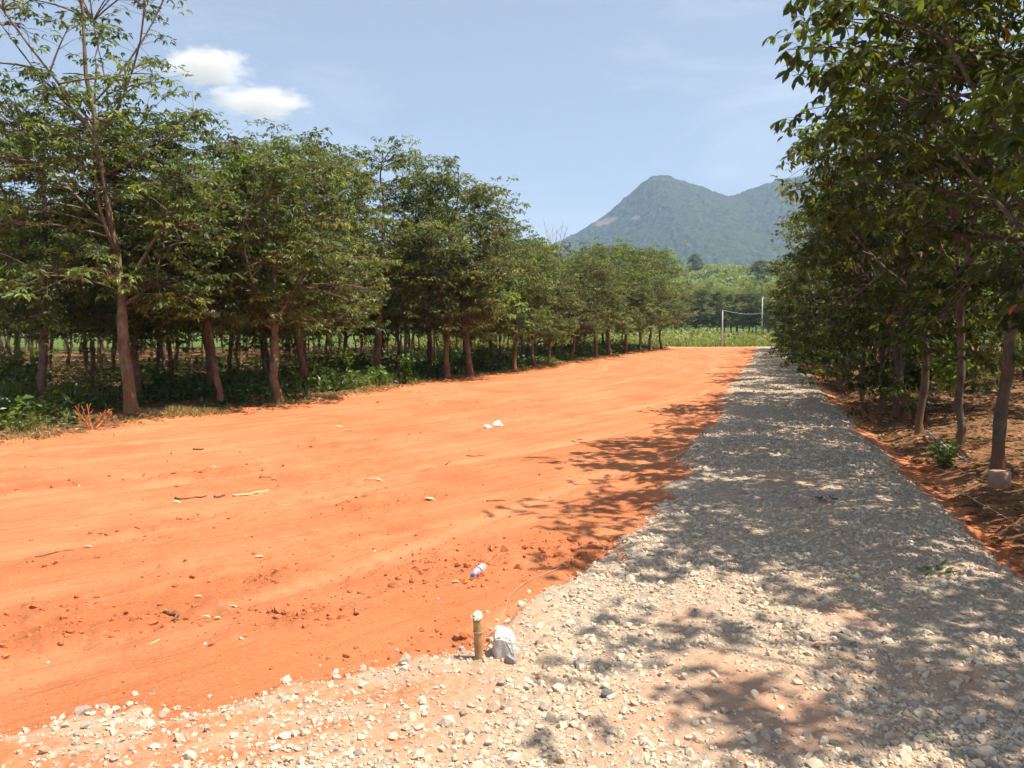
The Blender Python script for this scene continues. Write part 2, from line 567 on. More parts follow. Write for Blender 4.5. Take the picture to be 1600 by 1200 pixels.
def terrain_masks(x, y):
    u, v = xy2uv(x, y)
    g = gravel_mask(x, y)
    patchy = np.clip(0.24 + 0.95 * gravel_density(x, y) - 0.24 * (1 - sstep(-0.75, 0.25, x)), 0, 1)
    gm = g * np.maximum(patchy, 0.62 * sstep(5.0, 7.5, y))
    le = left_edge(u) + (fbm(u * 0.5, v * 0.1, 21, 3) - 0.5) * 0.9
    lit_l = 1 - sstep(le - 0.35, le + 0.25, v)
    re = np.interp(u, [0, 8, 12, 60], [2.35, 2.05, 1.72, 1.5]) + (fbm(u * 0.6, v * 0.1, 22, 3) - 0.5) * 0.8
    lit_r = sstep(re - 0.25, re + 0.35, v)
    far = sstep(60.0, 60.8, y)
    lit = np.maximum(lit_l, lit_r) * (1 - far)
    deep = 1 - sstep(-24, -14, v - le + 10)
    green = np.maximum(sstep(61.5, 63.5, y), lit_l * 0.45 * sstep(0.45, 0.62, fbm(x * 0.35, y * 0.35, 31, 3)) + lit_l * deep * 0.5)
    sand = sstep(-4, 4, x) * sstep(60.0, 60.6, y) * 0.8 * (1 - sstep(61.0, 62.5, y)) * (0.75 + 0.25 * fbm(x, y, 3, 2))
    return gm, lit, green, sand


RUTS = (61.9, 60.5, 59.3, 57.9, 57.2, 55.8, 53.9, 52.5, 51.0, 49.6)


def ruts(x, y):
    """wheel tracks swinging round the field"""
    rt = np.hypot(x - TRK_C[0], y - TRK_C[1])
    th = np.arctan2(y - TRK_C[1], x - TRK_C[0]) * 60
    t = 0
    for i, r0 in enumerate(RUTS):
        w = (fbm(th * 0.12 + i // 2 * 9, th * 0 + i // 2, 41, 2) - 0.5) * 2.2
        a = sstep(0.36, 0.56, fbm(th * 0.10 + i * 5, th * 0 + i, 42, 2))
        t = np.maximum(t, a * np.exp(-((rt - r0 - w) / 0.11) ** 4))
    return t * (0.5 + 0.5 * fbm(np.asarray(x) * 2.5, np.asarray(y) * 2.5, 43, 2))


def turned(x, y):
    """where the earth has been churned up into clods"""
    t = 0
    for (cx, cy_, rx, ry, a) in TURNED:
        c, s_ = math.cos(a), math.sin(a)
        p = (x - cx) * c + (y - cy_) * s_; q = -(x - cx) * s_ + (y - cy_) * c
        t = np.maximum(t, np.exp(-(p / rx) ** 2 - (q / ry) ** 2))
    return t * (0.5 + 0.9 * fbm(np.asarray(x) * 1.7, np.asarray(y) * 1.7, 97, 3))


TURNED = [(*gp(215, 975), 0.75, 0.22, 0.5), (*gp(740, 885), 0.95, 0.42, 0.75), (*gp(880, 860), 0.6, 0.5, 0.9), (*gp(415, 900), 0.28, 0.22, 0.4), (*gp(80, 880), 0.5, 0.25, 0.5), (*gp(640, 780), 0.7, 0.22, 0.7), (*gp(60, 760), 0.9, 0.3, 0.6),
          (*gp(700, 1005), 0.35, 0.18, 0.3), (*gp(240, 820), 0.9, 0.2, 0.6), (*gp(470, 960), 0.5, 0.25, 0.6), (*gp(560, 690), 1.2, 0.3, 0.8), (*gp(300, 740), 1.0, 0.25, 0.6), (*gp(30, 960), 0.4, 0.2, 0.5)]


def height(x, y):
    x = np.asarray(x, float); y = np.asarray(y, float)
    u, v = xy2uv(x, y)
    g = gravel_mask(x, y)
    rt = np.hypot(x - TRK_C[0], y - TRK_C[1])
    th = np.arctan2(y - TRK_C[1], x - TRK_C[0]) * 60
    soft = 1 - g
    h = (fbm(x * 0.12, y * 0.12, 51, 3) - 0.5) * 0.16 * sstep(3, 14, np.hypot(x, y))
    h = h + soft * ((fbm(rt * 2.4, th * 0.10, 52, 3) - 0.5) * 0.045 + (fbm(rt * 7, th * 0.35, 53, 2) - 0.5) * 0.018)
    rough = sstep(0.50, 0.68, fbm(x * 0.55, y * 0.55, 54, 3))
    h = h + soft * rough * (fbm(x * 6, y * 6, 55, 4) - 0.5) * 0.09
    h = h + (fbm(x * 3, y * 3, 57, 4) - 0.5) * 0.02
    ru = ruts(x, y) * soft
    h = h - ru * (0.018 + 0.010 * np.sin(th * (2 * math.pi / 0.17)))
    h = h + soft * np.clip(turned(x, y), 0, 1) * ((fbm(x * 8, y * 8, 98, 4) - 0.45) * 0.11)
    h = h + g * (0.05 + (fbm(x * 1.1, y * 1.1, 58, 3) - 0.5) * 0.05 + (fbm(x * 9, y * 9, 59, 3) - 0.5) * 0.035)
    # ditch and bank on the right, litter-covered bank on the left
    bank = sstep(1.9, 3.0, v) * (1 - sstep(58, 62, y))
    h = h - 0.10 * np.exp(-((v - 1.75) / 0.28) ** 2) * sstep(2, 6, u) * (1 - sstep(58, 60, y))
    h = h + bank * (0.10 + (fbm(x * 0.9, y * 0.9, 61, 4) - 0.5) * 0.30)
    le = left_edge(u)
    lb = (1 - sstep(le - 0.9, le + 0.1, v)) * (1 - sstep(58, 62, y))
    h = h + lb * (0.10 + (fbm(x * 0.8, y * 0.8, 62, 4) - 0.5) * 0.22)
    h = h + 0.10 * np.exp(-((v - le - 0.05) / 0.3) ** 2) * fbm(u * 0.7, v * 0.3, 63, 3) * (1 - sstep(57, 60, y))
    return h


_HZ = {}


def hz(x, y):
    k = (round(x, 4), round(y, 4))
    if k not in _HZ:
        _HZ[k] = float(height(np.array([x]), np.array([y]))[0])
    return _HZ[k]


def build_terrain():
    ratio = 1.0085
    rr = [0.35]
    while rr[-1] < 82:
        rr.append(rr[-1] * ratio if rr[-1] > 1.5 else rr[-1] * 1.05)
    rr = np.array(rr)
    front = np.radians(np.arange(-50, 50, 0.22))
    back = np.radians(np.arange(50, 310, 3.0))
    th = np.concatenate([front, back])
    T, RR = np.meshgrid(th, rr)
    X = RR * np.sin(T); Y = RR * np.cos(T)
    x = X.ravel(); y = Y.ravel()
    z = height(x, y)
    gm, lit, green, sand = terrain_masks(x, y)
    u, v = xy2uv(x, y)
    rt = np.hypot(x - TRK_C[0], y - TRK_C[1]); tt = np.arctan2(y - TRK_C[1], x - TRK_C[0]) * 60
    mask = np.stack([gm, lit, green, np.clip(turned(x, y), 0, 1)], 1)
    track = np.stack([rt, tt, np.zeros_like(rt)], 1)
    rut = ruts(x, y)
    nr, nt_ = len(rr), len(th)
    i = np.arange(nr - 1)[:, None] * nt_; j = np.arange(nt_)[None, :]; j2 = (j + 1) % nt_
    faces = np.stack([(i + j).ravel(), (i + nt_ + j).ravel(), (i + nt_ + j2).ravel(), (i + j2).ravel()], 1)[:, ::-1]
    fx = x[faces].mean(1); fy = y[faces].mean(1)
    # face centre regions
    fu, fv = xy2uv(fx, fy)
    G = gravel_mask(fx, fy)
    reg = np.zeros(len(faces), int)
    reg[fv < left_edge(fu)] = 2
    reg[fv > 2.0] = 3
    reg[G > 0.5] = 1
    reg[fy > 60.2] = 4
    reg[fy > 64.0] = 5
    out = {}
    P = np.stack([x, y, z], 1)
    for k, name in enumerate(['red_earth_field', 'gravel_road', 'left_grove_floor', 'right_grove_floor', 'sand_track', 'meadow_ground']):
        f = faces[reg == k]
        if not len(f): continue
        used, inv = np.unique(f, return_inverse=True)
        me = mesh_np(name, P[used], inv.reshape(-1, 4), M_TERR, True,
                     {'mask': ('FLOAT_COLOR', mask[used]), 'track': ('FLOAT_VECTOR', track[used]), 'rut': ('FLOAT', rut[used]), 'sand': ('FLOAT', sand[used])})
        out[name] = tag(link(name, me), kind='structure')
    return out


TERR = build_terrain()


def hill(x, y):
    """ground far behind the meadow, rising towards the mountain"""
    x = np.asarray(x, float); y = np.asarray(y, float)
    h = 27 * sstep(150, 420, y) + 30 * sstep(420, 1000, y)
    return h * (0.75 + 0.5 * fbm(x * 0.006, y * 0.006, 71, 3)) + (fbm(x * 0.03, y * 0.03, 72, 2) - 0.5) * 2 * sstep(140, 220, y)


def build_far_ground():
    rr = np.concatenate([[81.0], np.geomspace(84, 7000, 70)])
    th = np.radians(np.arange(0, 360, 2.0))
    T, RR = np.meshgrid(th, rr)
    x = (RR * np.sin(T)).ravel(); y = (RR * np.cos(T)).ravel()
    z = hill(x, y) - 0.06
    nr, n = len(rr), len(th)
    i = np.arange(nr - 1)[:, None] * n; j = np.arange(n)[None, :]; j2 = (j + 1) % n
    f = np.stack([(i + j).ravel(), (i + j2).ravel(), (i + n + j2).ravel(), (i + n + j).ravel()], 1)
    mask = np.zeros((len(x), 4)); mask[:, 2] = 1
    me = mesh_np('ground', np.stack([x, y, z], 1), f, M_TERR, True,
                 {'mask': ('FLOAT_COLOR', mask), 'track': ('FLOAT_VECTOR', np.stack([x, y, z], 1)), 'sand': ('FLOAT', np.zeros(len(x)))})
    tag(link('ground', me), kind='structure')


build_far_ground()


# ------------------------------------------------------------------ mountain
def build_mountain():
    D = 1650.0
    prof = [(700, 470), (780, 420), (830, 395), (865, 378), (900, 362), (940, 338), (965, 318), (985, 301), (1005, 283), (1018, 275), (1030, 271.5), (1040, 272), (1052, 276),
            (1075, 285), (1100, 292), (1125, 302), (1142, 306), (1155, 301), (1170, 293), (1200, 283), (1228, 273), (1250, 268), (1300, 258), (1380, 262), (1480, 292), (1600, 330), (1800, 400), (2000, 470)]
    px = []; pz = []
    for a, b in prof:
        X, Y, Z = at_depth(a, b, D)
        px.append(X); pz.append(Z)
    xs = np.arange(-500, 1750, 5.5)
    ys = np.arange(760, 2300, 7.0)
    X, Y = np.meshgrid(xs, ys)
    crest = D + 90 * (fbm(X * 0.003, Y * 0 + 3, 81, 3) - 0.5)
    Z0 = np.interp(X * (D / crest) * 1.0, px, pz)
    t = np.where(Y < crest, (Y - 850) / (crest - 850), 1 - (Y - crest) / 900)
    t = np.clip(t, 0, 1)
    spur = (fbm(X * 0.008 + 0.2 * fbm(X * .01, Y * .01, 5, 2), Y * 0.0022, 82, 4) - 0.5)
    shape = np.where(Y < crest, t ** 1.35 * 0.93 + 0.07 * t, sstep(0, 1, t))
    Z = Z0 * shape * (1 + 0.50 * spur * (1 - t) * np.clip(t * 3, 0, 1)) - 3
    canopy = (fbm(X * 0.10, Y * 0.10, 83, 3, 0.6) - 0.5) * 13 + (vnoise(X * 0.16, Y * 0.16, 84) - 0.5) * 6.0
    # bare rock slab on the left shoulder
    bx, by, bz = at_depth(948, 345, D - 60)
    b2 = at_depth(985, 348, D - 80)
    rock = np.exp(-(((X - bx) / 22) ** 2 + ((Z - bz) / 9 - (X - bx) / 60) ** 2) ** 2) + 0.8 * np.exp(-(((X - b2[0]) / 9) ** 2 + ((Z - b2[2]) / 6) ** 2) ** 2)
    rock = np.where(Y < crest, rock * (0.6 + 0.8 * fbm(X * .05, Y * .05, 9, 2)), 0)
    Z = Z + canopy * (1 - np.clip(rock, 0, 1)) * np.clip(t * 6, 0, 1) * np.where(t > 0.985, 0.5, 1)
    v = np.stack([X.ravel(), Y.ravel(), Z.ravel()], 1)
    ny, nx = X.shape
    i = np.arange(ny - 1)[:, None] * nx; j = np.arange(nx - 1)[None, :]
    f = np.stack([(i + j).ravel(), (i + j + 1).ravel(), (i + nx + j + 1).ravel(), (i + nx + j).ravel()], 1)
    m, nt, out = new_mat('mountain_forest')
    tc = nd(nt, 'ShaderNodeTexCoord')
    P = tc.outputs['Object']
    n1 = noise(nt, P, 0.09, 4, 0.7)
    n2 = noise(nt, P, 0.009, 4)
    c = mixc(nt, maprange(nt, n1, 0.36, 0.66), (0.012, 0.024, 0.011), (0.066, 0.086, 0.032))
    c = mixc(nt, maprange(nt, n2, 0.45, 0.65, 0, 0.6), c, (0.042, 0.052, 0.026))
    ra = nd(nt, 'ShaderNodeAttribute', attribute_name='rock')
    c = mixc(nt, maprange(nt, ra.outputs['Fac'], 0.3, 0.7), c, (0.20, 0.155, 0.11))
    p = nd(nt, 'ShaderNodeBsdfPrincipled', Roughness=0.9)
    p.inputs['Specular IOR Level'].default_value = 0.1
    nt.links.new(c, p.inputs['Base Color'])
    b = nd(nt, 'ShaderNodeBump', Strength=0.7, Distance=5.0)
    nt.links.new(noise(nt, P, 0.13, 4, 0.7), b.inputs['Height'])
    nt.links.new(b.outputs['Normal'], p.inputs['Normal'])
    nt.links.new(p.outputs['BSDF'], out.inputs['Surface'])
    me = mesh_np('mountain', v, f, m, False, {'rock': ('FLOAT', np.clip(rock, 0, 1).ravel())})
    o = link('mountain', me)
    tag(o, 'hazy forested mountain with a pointed summit behind the plantation', 'mountain', kind='structure')


build_mountain()

# ------------------------------------------------------------------ foliage and trees
def unit(a):
    return a / (np.linalg.norm(a, axis=-1, keepdims=True) + 1e-9)


def leaflets(base, d, L, rng, detail, wr=0.38, roll=0.4):
    """leaf blades: base (n,3), unit direction d (n,3), length L (n,)"""
    n = len(base)
    up = np.array([0, 0, 1.0])
    side = unit(np.cross(d, up) + rng.normal(size=(n, 3)) * 0.02)
    nor = np.cross(side, d)
    ro = rng.normal(size=(n, 1)) * roll
    s2 = side * np.cos(ro) + nor * np.sin(ro)
    n2 = np.cross(s2, d)
    Lc = L[:, None]
    W = Lc * wr * rng.uniform(0.85, 1.15, (n, 1))
    if detail >= 2:
        pts = [base, base + d * Lc * 0.28 + s2 * W * 0.36 + n2 * Lc * 0.05, base + d * Lc * 0.66 + s2 * W * 0.46 + n2 * Lc * 0.03,
               base + d * Lc - n2 * Lc * 0.14, base + d * Lc * 0.66 - s2 * W * 0.46 + n2 * Lc * 0.03, base + d * Lc * 0.28 - s2 * W * 0.36 + n2 * Lc * 0.05]
        v = np.stack(pts, 1).reshape(-1, 3)
        tri = np.array([(0, 1, 5), (1, 2, 5), (2, 4, 5), (2, 3, 4)])
        k = 6
    else:
        pts = [base, base + d * Lc * 0.52 + s2 * W * 0.5 + n2 * Lc * 0.06, base + d * Lc - n2 * Lc * 0.08, base + d * Lc * 0.52 - s2 * W * 0.5 + n2 * Lc * 0.06]
        v = np.stack(pts, 1).reshape(-1, 3)
        tri = np.array([(0, 1, 2), (0, 2, 3)])
        k = 4
    f = (np.arange(n)[:, None, None] * k + tri[None]).reshape(-1, 3)
    return v, f, k


def azel(az, el):
    return np.stack([np.cos(az) * np.cos(el), np.sin(az) * np.cos(el), np.sin(el)], -1)


def whorls(pos, rng, ll, detail, kmin=5, kmax=9, young=None, droop=0.45, dead=0.002):
    """umbrella tufts of three-bladed leaves at twig ends -> verts, tris, tint"""
    W = len(pos)
    K = kmax
    keep = rng.integers(kmin, kmax + 1, W)[:, None] > np.arange(K)[None, :]
    az = (np.arange(K)[None, :] * (2 * np.pi / K) * 1.0 + rng.uniform(0, 6.28, (W, 1)) + rng.normal(size=(W, K)) * 0.3)
    el = rng.normal(0.18, 0.30, (W, K))
    pl = ll * rng.uniform(0.55, 1.25, (W, K))
    P = pos[:, None, :] + azel(az, el) * pl[..., None]
    P = P[keep]; az = az[keep]
    widx = np.repeat(np.arange(W)[:, None], K, 1)[keep]
    n = len(P)
    base = np.repeat(P, 3, 0)
    a3 = (az[:, None] + np.array([-0.95, 0, 0.95])[None] + rng.normal(size=(n, 3)) * 0.18).ravel()
    e3 = rng.normal(-droop, 0.30, n * 3)
    d = azel(a3, e3)
    L = ll * rng.uniform(0.6, 1.22, n * 3) * np.repeat(rng.uniform(0.75, 1.2, W)[widx], 3)
    v, f, k = leaflets(base, d, L, rng, detail)
    tint = np.zeros((len(base), 4))
    wt = rng.random(W)
    tint[:, 0] = np.clip(0.72 * np.repeat(wt[widx], 3) + 0.38 * rng.random(len(base)) - 0.05, 0, 1)
    if young is not None:
        tint[:, 1] = np.repeat(young[widx], 3)
    tint[:, 2] = (rng.random(len(base)) < dead) * 1.0
    tint[:, 3] = 1
    return v, f, np.repeat(tint, k, 0)


def bez(p0, p1, p2, n):
    t = np.linspace(0, 1, n)[:, None]
    return (1 - t) ** 2 * p0 + 2 * (1 - t) * t * p1 + t * t * p2


def gen_tree(seed, H=6.8, r0=0.13, fork=2.2, cr=2.2, cb=1.9, lean=(0.0, 0.0), nlimb=7, nclump=46, per=9, ll=0.15, detail=1,
             knee=None, density_top=1.0, young=0.02, sides=9, hang=0.0, low=0.0, bare=0.0, upper=0.62, limb_r=0.05, taper=0.62, split=None, flat=0.15, tight=0.36):
    rng = np.random.default_rng(seed)
    mb = MB()
    # stem
    n = 16
    t = np.linspace(0, 1, n)
    z = -0.18 + t * (H * 0.93 + 0.18)
    sway = np.cumsum(rng.normal(size=(n, 2)) * 0.045, 0)
    sway -= sway[0]
    x = lean[0] * t ** 1.15 + sway[:, 0]
    y = lean[1] * t ** 1.15 + sway[:, 1]
    stem = np.stack([x, y, z], 1)
    zf = np.clip((z - 0) / fork, 0, None)
    rad = np.where(z < fork, r0 * (1 - 0.22 * np.clip(zf, 0, 1)), r0 * upper * (1 - np.clip((z - fork) / (H - fork), 0, 1)) ** 0.9 + 0.008)
    rad[0] = r0 * 1.1
    # resample the lower stem finer so that bark swellings show
    tt = np.linspace(0, 1, 40)
    st = np.stack([np.interp(tt, t, stem[:, k]) for k in range(3)], 1)
    rd = np.interp(tt, t, rad) * (1 + 0.06 * rng.normal(size=40)) * (1 + 0.30 * np.exp(-np.clip(st[:, 2], 0, None) / 0.16))
    mb.tube(st, rd, sides, wob=0.07, rng=rng)
    nodes = [st[st[:, 2] > fork * 0.95]]
    ga = rng.uniform(0, 6.28)
    zc = (cb + H) / 2; hzv = (H - cb) / 2
    # the limbs
    tips = [st[-1]]
    for i in range(nlimb):
        zs = fork * rng.uniform(0.88, 1.0) + (H * 0.55 - fork) * max(0, (i - 1)) / nlimb
        s = np.array([np.interp(zs, st[:, 2], st[:, 0]), np.interp(zs, st[:, 2], st[:, 1]), zs])
        rs = np.interp(zs, st[:, 2], rd)
        az = ga + i * 2.4 + rng.normal() * 0.25
        out = cr * rng.uniform(0.45, 0.85)
        ze = zs + (H - zs) * rng.uniform(0.35, 0.85)
        if split and i % 2 == 0:
            ze = min(zs + rng.uniform(1.2, 2.4), split + 0.3)
        elif split:
            zs = split * rng.uniform(0.90, 1.06); ze = rng.uniform(split + 1.8, H); out = cr * rng.uniform(0.55, 1.1)
            s = np.array([np.interp(zs, st[:, 2], st[:, 0]), np.interp(zs, st[:, 2], st[:, 1]), zs]); rs = np.interp(zs, st[:, 2], rd)
        e = np.array([s[0] + out * math.cos(az), s[1] + out * math.sin(az), ze])
        e = np.array([s[0] + out * math.cos(az), s[1] + out * math.sin(az), ze])
        m = s * 0.5 + e * 0.5 + np.array([0.18 * out * math.cos(az), 0.18 * out * math.sin(az), -0.08 * (ze - zs)]) + rng.normal(size=3) * 0.16 * out
        pl = bez(s, m, e, 9) + np.cumsum(rng.normal(size=(9, 3)), 0) * 0.035 * np.linspace(0, 1, 9)[:, None]
        mb.tube(pl, np.linspace(min(rs * 0.6, limb_r), 0.009, 9), 6)
        nodes.append(pl[2:]); tips.append(pl[-1])
    nodes = np.vstack(nodes)
    # leaf clumps
    wpos = []; wy = []
    ph = rng.uniform(0, 6.28, 4)
    for c in range(nclump):
        zz = (rng.random() if rng.random() > low else rng.random() * 0.45)
        zz = cb + (H - cb) * zz
        az = rng.uniform(0, 6.28)
        sq = np.clip((zz - cb) / (H - cb), 0, 1)
        q = min(1.0, 1.42 * (sq + 0.12) ** 0.38 * (1.02 - sq) ** taper)
        if split:
            zz = rng.uniform(cb, split + 0.5) if rng.random() < 0.62 else rng.uniform(split + 0.6, H)
            q = 0.95 if zz < split - 0.3 else (0.75 if zz < split + 0.6 else 1.05)
        lob = 1 + 0.22 * math.sin(2 * az + ph[0] + zz) + 0.16 * math.sin(3 * az + ph[1] - 1.7 * zz)
        er = cr * q * lob * math.sqrt(rng.uniform(0.18, 1.0))
        ax = np.interp(zz, st[:, 2], st[:, 0]); ay = np.interp(zz, st[:, 2], st[:, 1])
        C = np.array([ax + er * math.cos(az), ay + er * math.sin(az), zz])
        if c < len(tips):
            C = tips[c] + rng.normal(size=3) * 0.05; zz = C[2]
        dd = nodes - C
        cost = np.linalg.norm(dd, axis=1) + np.clip(dd[:, 2] + 0.1, 0, None) * 1.2
        s = nodes[np.argmin(cost)]
        m = (s + C) / 2 + np.array([0, 0, 0.12 * np.linalg.norm(C - s) - hang * 0.3])
        br = bez(s, m, C, 6)
        mb.tube(br, np.linspace(0.019, 0.008, 6), 4, cap=False)
        topf = density_top if zz > (split + 0.4 if split else cb + 0.62 * (H - cb)) else 1.0
        if c >= len(tips) and rng.random() < bare:
            continue
        k = max(2, int(per * topf * rng.uniform(0.6, 1.35)))
        off = rng.normal(size=(k, 3)) * np.array([tight, tight, flat])
        off[:, 2] -= 0.30 * (off[:, 0] ** 2 + off[:, 1] ** 2) * (1 + hang)
        W = C + off
        yc = 1.0 if rng.random() < young else 0.0
        for w in W:
            b0 = br[rng.integers(2, 6)]
            mb.tube(np.array([b0, (b0 + w) / 2 + np.array([0, 0, 0.03]), w]), [0.006, 0.0045, 0.003], 3, cap=False)
        wpos.append(W); wy.append(np.full(k, yc) * rng.random(k))
    wpos = np.vstack(wpos); wy = np.concatenate(wy)
    lv, lf, tint = whorls(wpos, rng, ll, detail, young=wy)
    return mb, lv, lf, tint


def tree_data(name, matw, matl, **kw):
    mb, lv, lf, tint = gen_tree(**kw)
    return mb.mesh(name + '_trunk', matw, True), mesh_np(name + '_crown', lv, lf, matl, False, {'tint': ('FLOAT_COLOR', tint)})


def put_tree(data, x, y, rz, s, label, group, name='rubber_tree', sz=None, z=None, crown_kind=True):
    e = bpy.data.objects.new(name, None)
    e.empty_display_size = 0.3
    col.objects.link(e)
    e.location = (x, y, hz(x, y) if z is None else z)
    e.rotation_euler = (0, 0, rz)
    e.scale = (s, s, sz or s)
    tag(e, label, 'tree', group)
    t = link('trunk', data[0], e)
    c = link('crown', data[1], e)
    return e


LI = [tree_data('inner_rubber_%d' % i, M_BARK_L, M_LEAF_L, seed=150 + i, H=h, r0=r, fork=2.3, cr=2.0, cb=1.9, lean=ln, nclump=38, per=9, ll=0.155, young=0.01, low=0.3, sides=7)
      for i, (h, r, ln) in enumerate([(6.6, 0.075, (0.2, 0.1)), (6.9, 0.085, (-0.3, 0.2)), (6.3, 0.065, (0.4, -0.3)), (6.8, 0.08, (-0.1, 0.4))])]
LV = [tree_data('rubber_%d' % i, M_BARK_L, M_LEAF_L, seed=100 + i, H=h, r0=r, fork=fk, cr=c, cb=cb, lean=ln, nclump=nc, per=11, ll=0.142, young=yg, low=0.15, taper=0.30, flat=0.24, tight=0.38)
      for i, (h, r, fk, c, cb, ln, nc, yg) in enumerate([
          (6.9, 0.105, 2.1, 2.15, 1.75, (0.3, 0.1), 88, 0.02), (6.4, 0.12, 1.9, 2.3, 1.7, (-0.35, 0.2), 86, 0.03), (7.4, 0.11, 2.4, 2.1, 2.0, (0.1, -0.4), 88, 0.02),
          (6.7, 0.09, 1.7, 2.2, 1.8, (0.7, 0.2), 82, 0.05), (7.8, 0.125, 2.5, 2.3, 2.1, (-0.2, -0.2), 90, 0.01), (7.0, 0.095, 2.2, 2.0, 1.7, (-0.8, 0.1), 82, 0.03)])]
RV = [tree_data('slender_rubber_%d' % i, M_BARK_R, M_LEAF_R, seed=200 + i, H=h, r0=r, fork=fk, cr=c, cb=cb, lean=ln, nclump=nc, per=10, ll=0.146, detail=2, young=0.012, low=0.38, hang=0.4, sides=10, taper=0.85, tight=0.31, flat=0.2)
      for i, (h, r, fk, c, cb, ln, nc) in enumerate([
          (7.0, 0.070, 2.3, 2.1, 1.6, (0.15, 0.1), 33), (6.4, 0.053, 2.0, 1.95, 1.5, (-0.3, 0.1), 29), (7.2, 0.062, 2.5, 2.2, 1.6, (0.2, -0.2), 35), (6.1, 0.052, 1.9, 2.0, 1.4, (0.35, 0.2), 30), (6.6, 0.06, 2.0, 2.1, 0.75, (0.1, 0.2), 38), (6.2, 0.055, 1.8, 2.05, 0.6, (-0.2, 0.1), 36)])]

# ------------------------------------------------------------------ trees on the left edge of the field
LG = 'rubber trees along the left edge of the field'
L1 = tree_data('tall_rubber', M_BARK_L, M_LEAF_L, seed=311, H=9.8, r0=0.108, fork=2.1, cr=2.0, cb=2.3, lean=(-1.0, 0.3), nlimb=13, nclump=150, per=10, ll=0.122, density_top=0.42, split=5.3, flat=0.22, young=0.012, low=0.42, sides=12, upper=0.46, limb_r=0.036)
L2 = tree_data('leaning_rubber', M_BARK_L, M_LEAF_L, seed=312, H=5.9, r0=0.066, fork=2.2, cr=1.9, cb=1.8, lean=(-1.35, 0.5), nclump=72, per=11, ll=0.138, taper=0.32, flat=0.24, young=0.03, low=0.2, sides=12)
L3 = tree_data('stout_rubber', M_BARK_L, M_LEAF_L, seed=313, H=6.2, r0=0.122, fork=1.9, cr=2.25, cb=2.0, lean=(-0.1, 0.3), nclump=92, per=11, ll=0.142, taper=0.32, flat=0.24, young=0.05, low=0.25, sides=12)
L4 = tree_data('tilted_rubber', M_BARK_L, M_LEAF_L, seed=314, H=6.9, r0=0.12, fork=2.0, cr=2.1, cb=1.9, lean=(-0.9, 0.2), nclump=84, per=11, ll=0.142, young=0.03, low=0.2, taper=0.32, flat=0.24)
L5 = tree_data('right_tilted_rubber', M_BARK_L, M_LEAF_L, seed=315, H=6.6, r0=0.11, fork=2.3, cr=2.1, cb=1.5, lean=(1.1, 0.4), nclump=84, per=11, ll=0.142, young=0.04, low=0.2, taper=0.32, flat=0.24)
left_front = [
    (205, 652, L1, 0, 1.0, 'tallest rubber tree with sparse open top at the left edge of the photo'),
    (345, 637, L2, 0, 0.92, 'rubber tree with a thin pale trunk leaning left, second from left beside the field'),
    (436, 633, L3, 0, 0.80, 'rubber tree with a stout straight reddish trunk, third from left beside the field'),
    (478, 612, LV[1], 2.0, 0.90, 'fourth rubber tree from the left, trunk set back behind the stout reddish one'),
    (590, 596, LV[4], 1.0, 0.88, 'fifth rubber tree from the left, forked trunk behind the bright green roadside plants'),
    (697, 595, LV[0], 0.4, 0.92, 'sixth rubber tree from the left, upright trunk just left of a tilted one'),
    (735, 590, L4, 0, 0.98, 'seventh rubber tree from the left, trunk tilting left beside a bright shrub'),
    (806, 583, LV[2], 4.0, 0.70, 'eighth rubber tree from the left, slim upright trunk at the field edge'),
    (836, 577, LV[3], 3.2, 0.73, 'ninth rubber tree from the left, very thin trunk at the field edge'),
    (857, 574, LV[5], 5.0, 0.70, 'tenth rubber tree from the left, dark trunk where the field bends inward'),
    (893, 566, L5, 0, 0.74, 'eleventh rubber tree from the left, pale trunk leaning right at the field edge'),
    (930, 562, LV[4], 2.6, 0.72, 'twelfth rubber tree from the left, halfway along the far part of the row'),
    (952, 558, LV[1], 0.9, 0.92, 'fifth rubber tree from the far end of the left row'),
    (978, 554, LV[2], 5.5, 0.84, 'fourth rubber tree from the far end of the left row'),
    (1000, 551, LV[0], 3.6, 0.92, 'third rubber tree from the far end of the left row'),
    (1016, 548.5, LV[4], 0.2, 0.86, 'next to last rubber tree at the far end of the left row'),
    (1034, 546.5, LV[3], 2.9, 1.02, 'last rubber tree at the far end of the left row beside the meadow'),
]
front_xy = []
for px_, py_, dat, rz, s, lab in left_front:
    x, y = gp(px_, py_)
    front_xy.append((x, y))
    put_tree(dat, x, y, rz, s, lab, LG)

rng = np.random.default_rng(7)


def in_view(x, y, m=38.5):
    return y > 2 and abs(math.degrees(math.atan2(x, y))) < m


n_back = 0
for k in range(1, 20):
    u = 4.0 + rng.uniform(0, 1.5)
    while u < 60:
        uu = u + rng.normal() * 0.25
        v = float(np.interp(uu, TREE_U, TREE_V)) - 2.75 * k + rng.normal() * 0.25
        x, y = uv2xy(uu, v)
        step = 2.1 if k <= 6 else 3.1
        u += step
        if y > 58 or not in_view(x, y):
            continue
        if min(math.hypot(x - a, y - b) for a, b in front_xy) < 1.3:
            continue
        s = rng.uniform(0.86, 1.06) * float(np.interp(uu, [8, 14, 18, 24, 30, 45], [0.72, 0.78, 0.86, 0.86, 0.72, 0.78]))
        if k <= 2:
            lab = 'rubber tree standing in the second or third rank of the shaded left grove'
            grp = 'rubber trees just behind the left front row'
        else:
            lab = 'slim rubber tree trunk deep inside the shaded left grove'
            grp = 'rubber trees deep in the left grove'
        put_tree(LV[int(rng.integers(0, 6))] if k == 1 else LI[int(rng.integers(0, 4))], x, y, rng.uniform(0, 6.28), s, lab, grp)
        n_back += 1

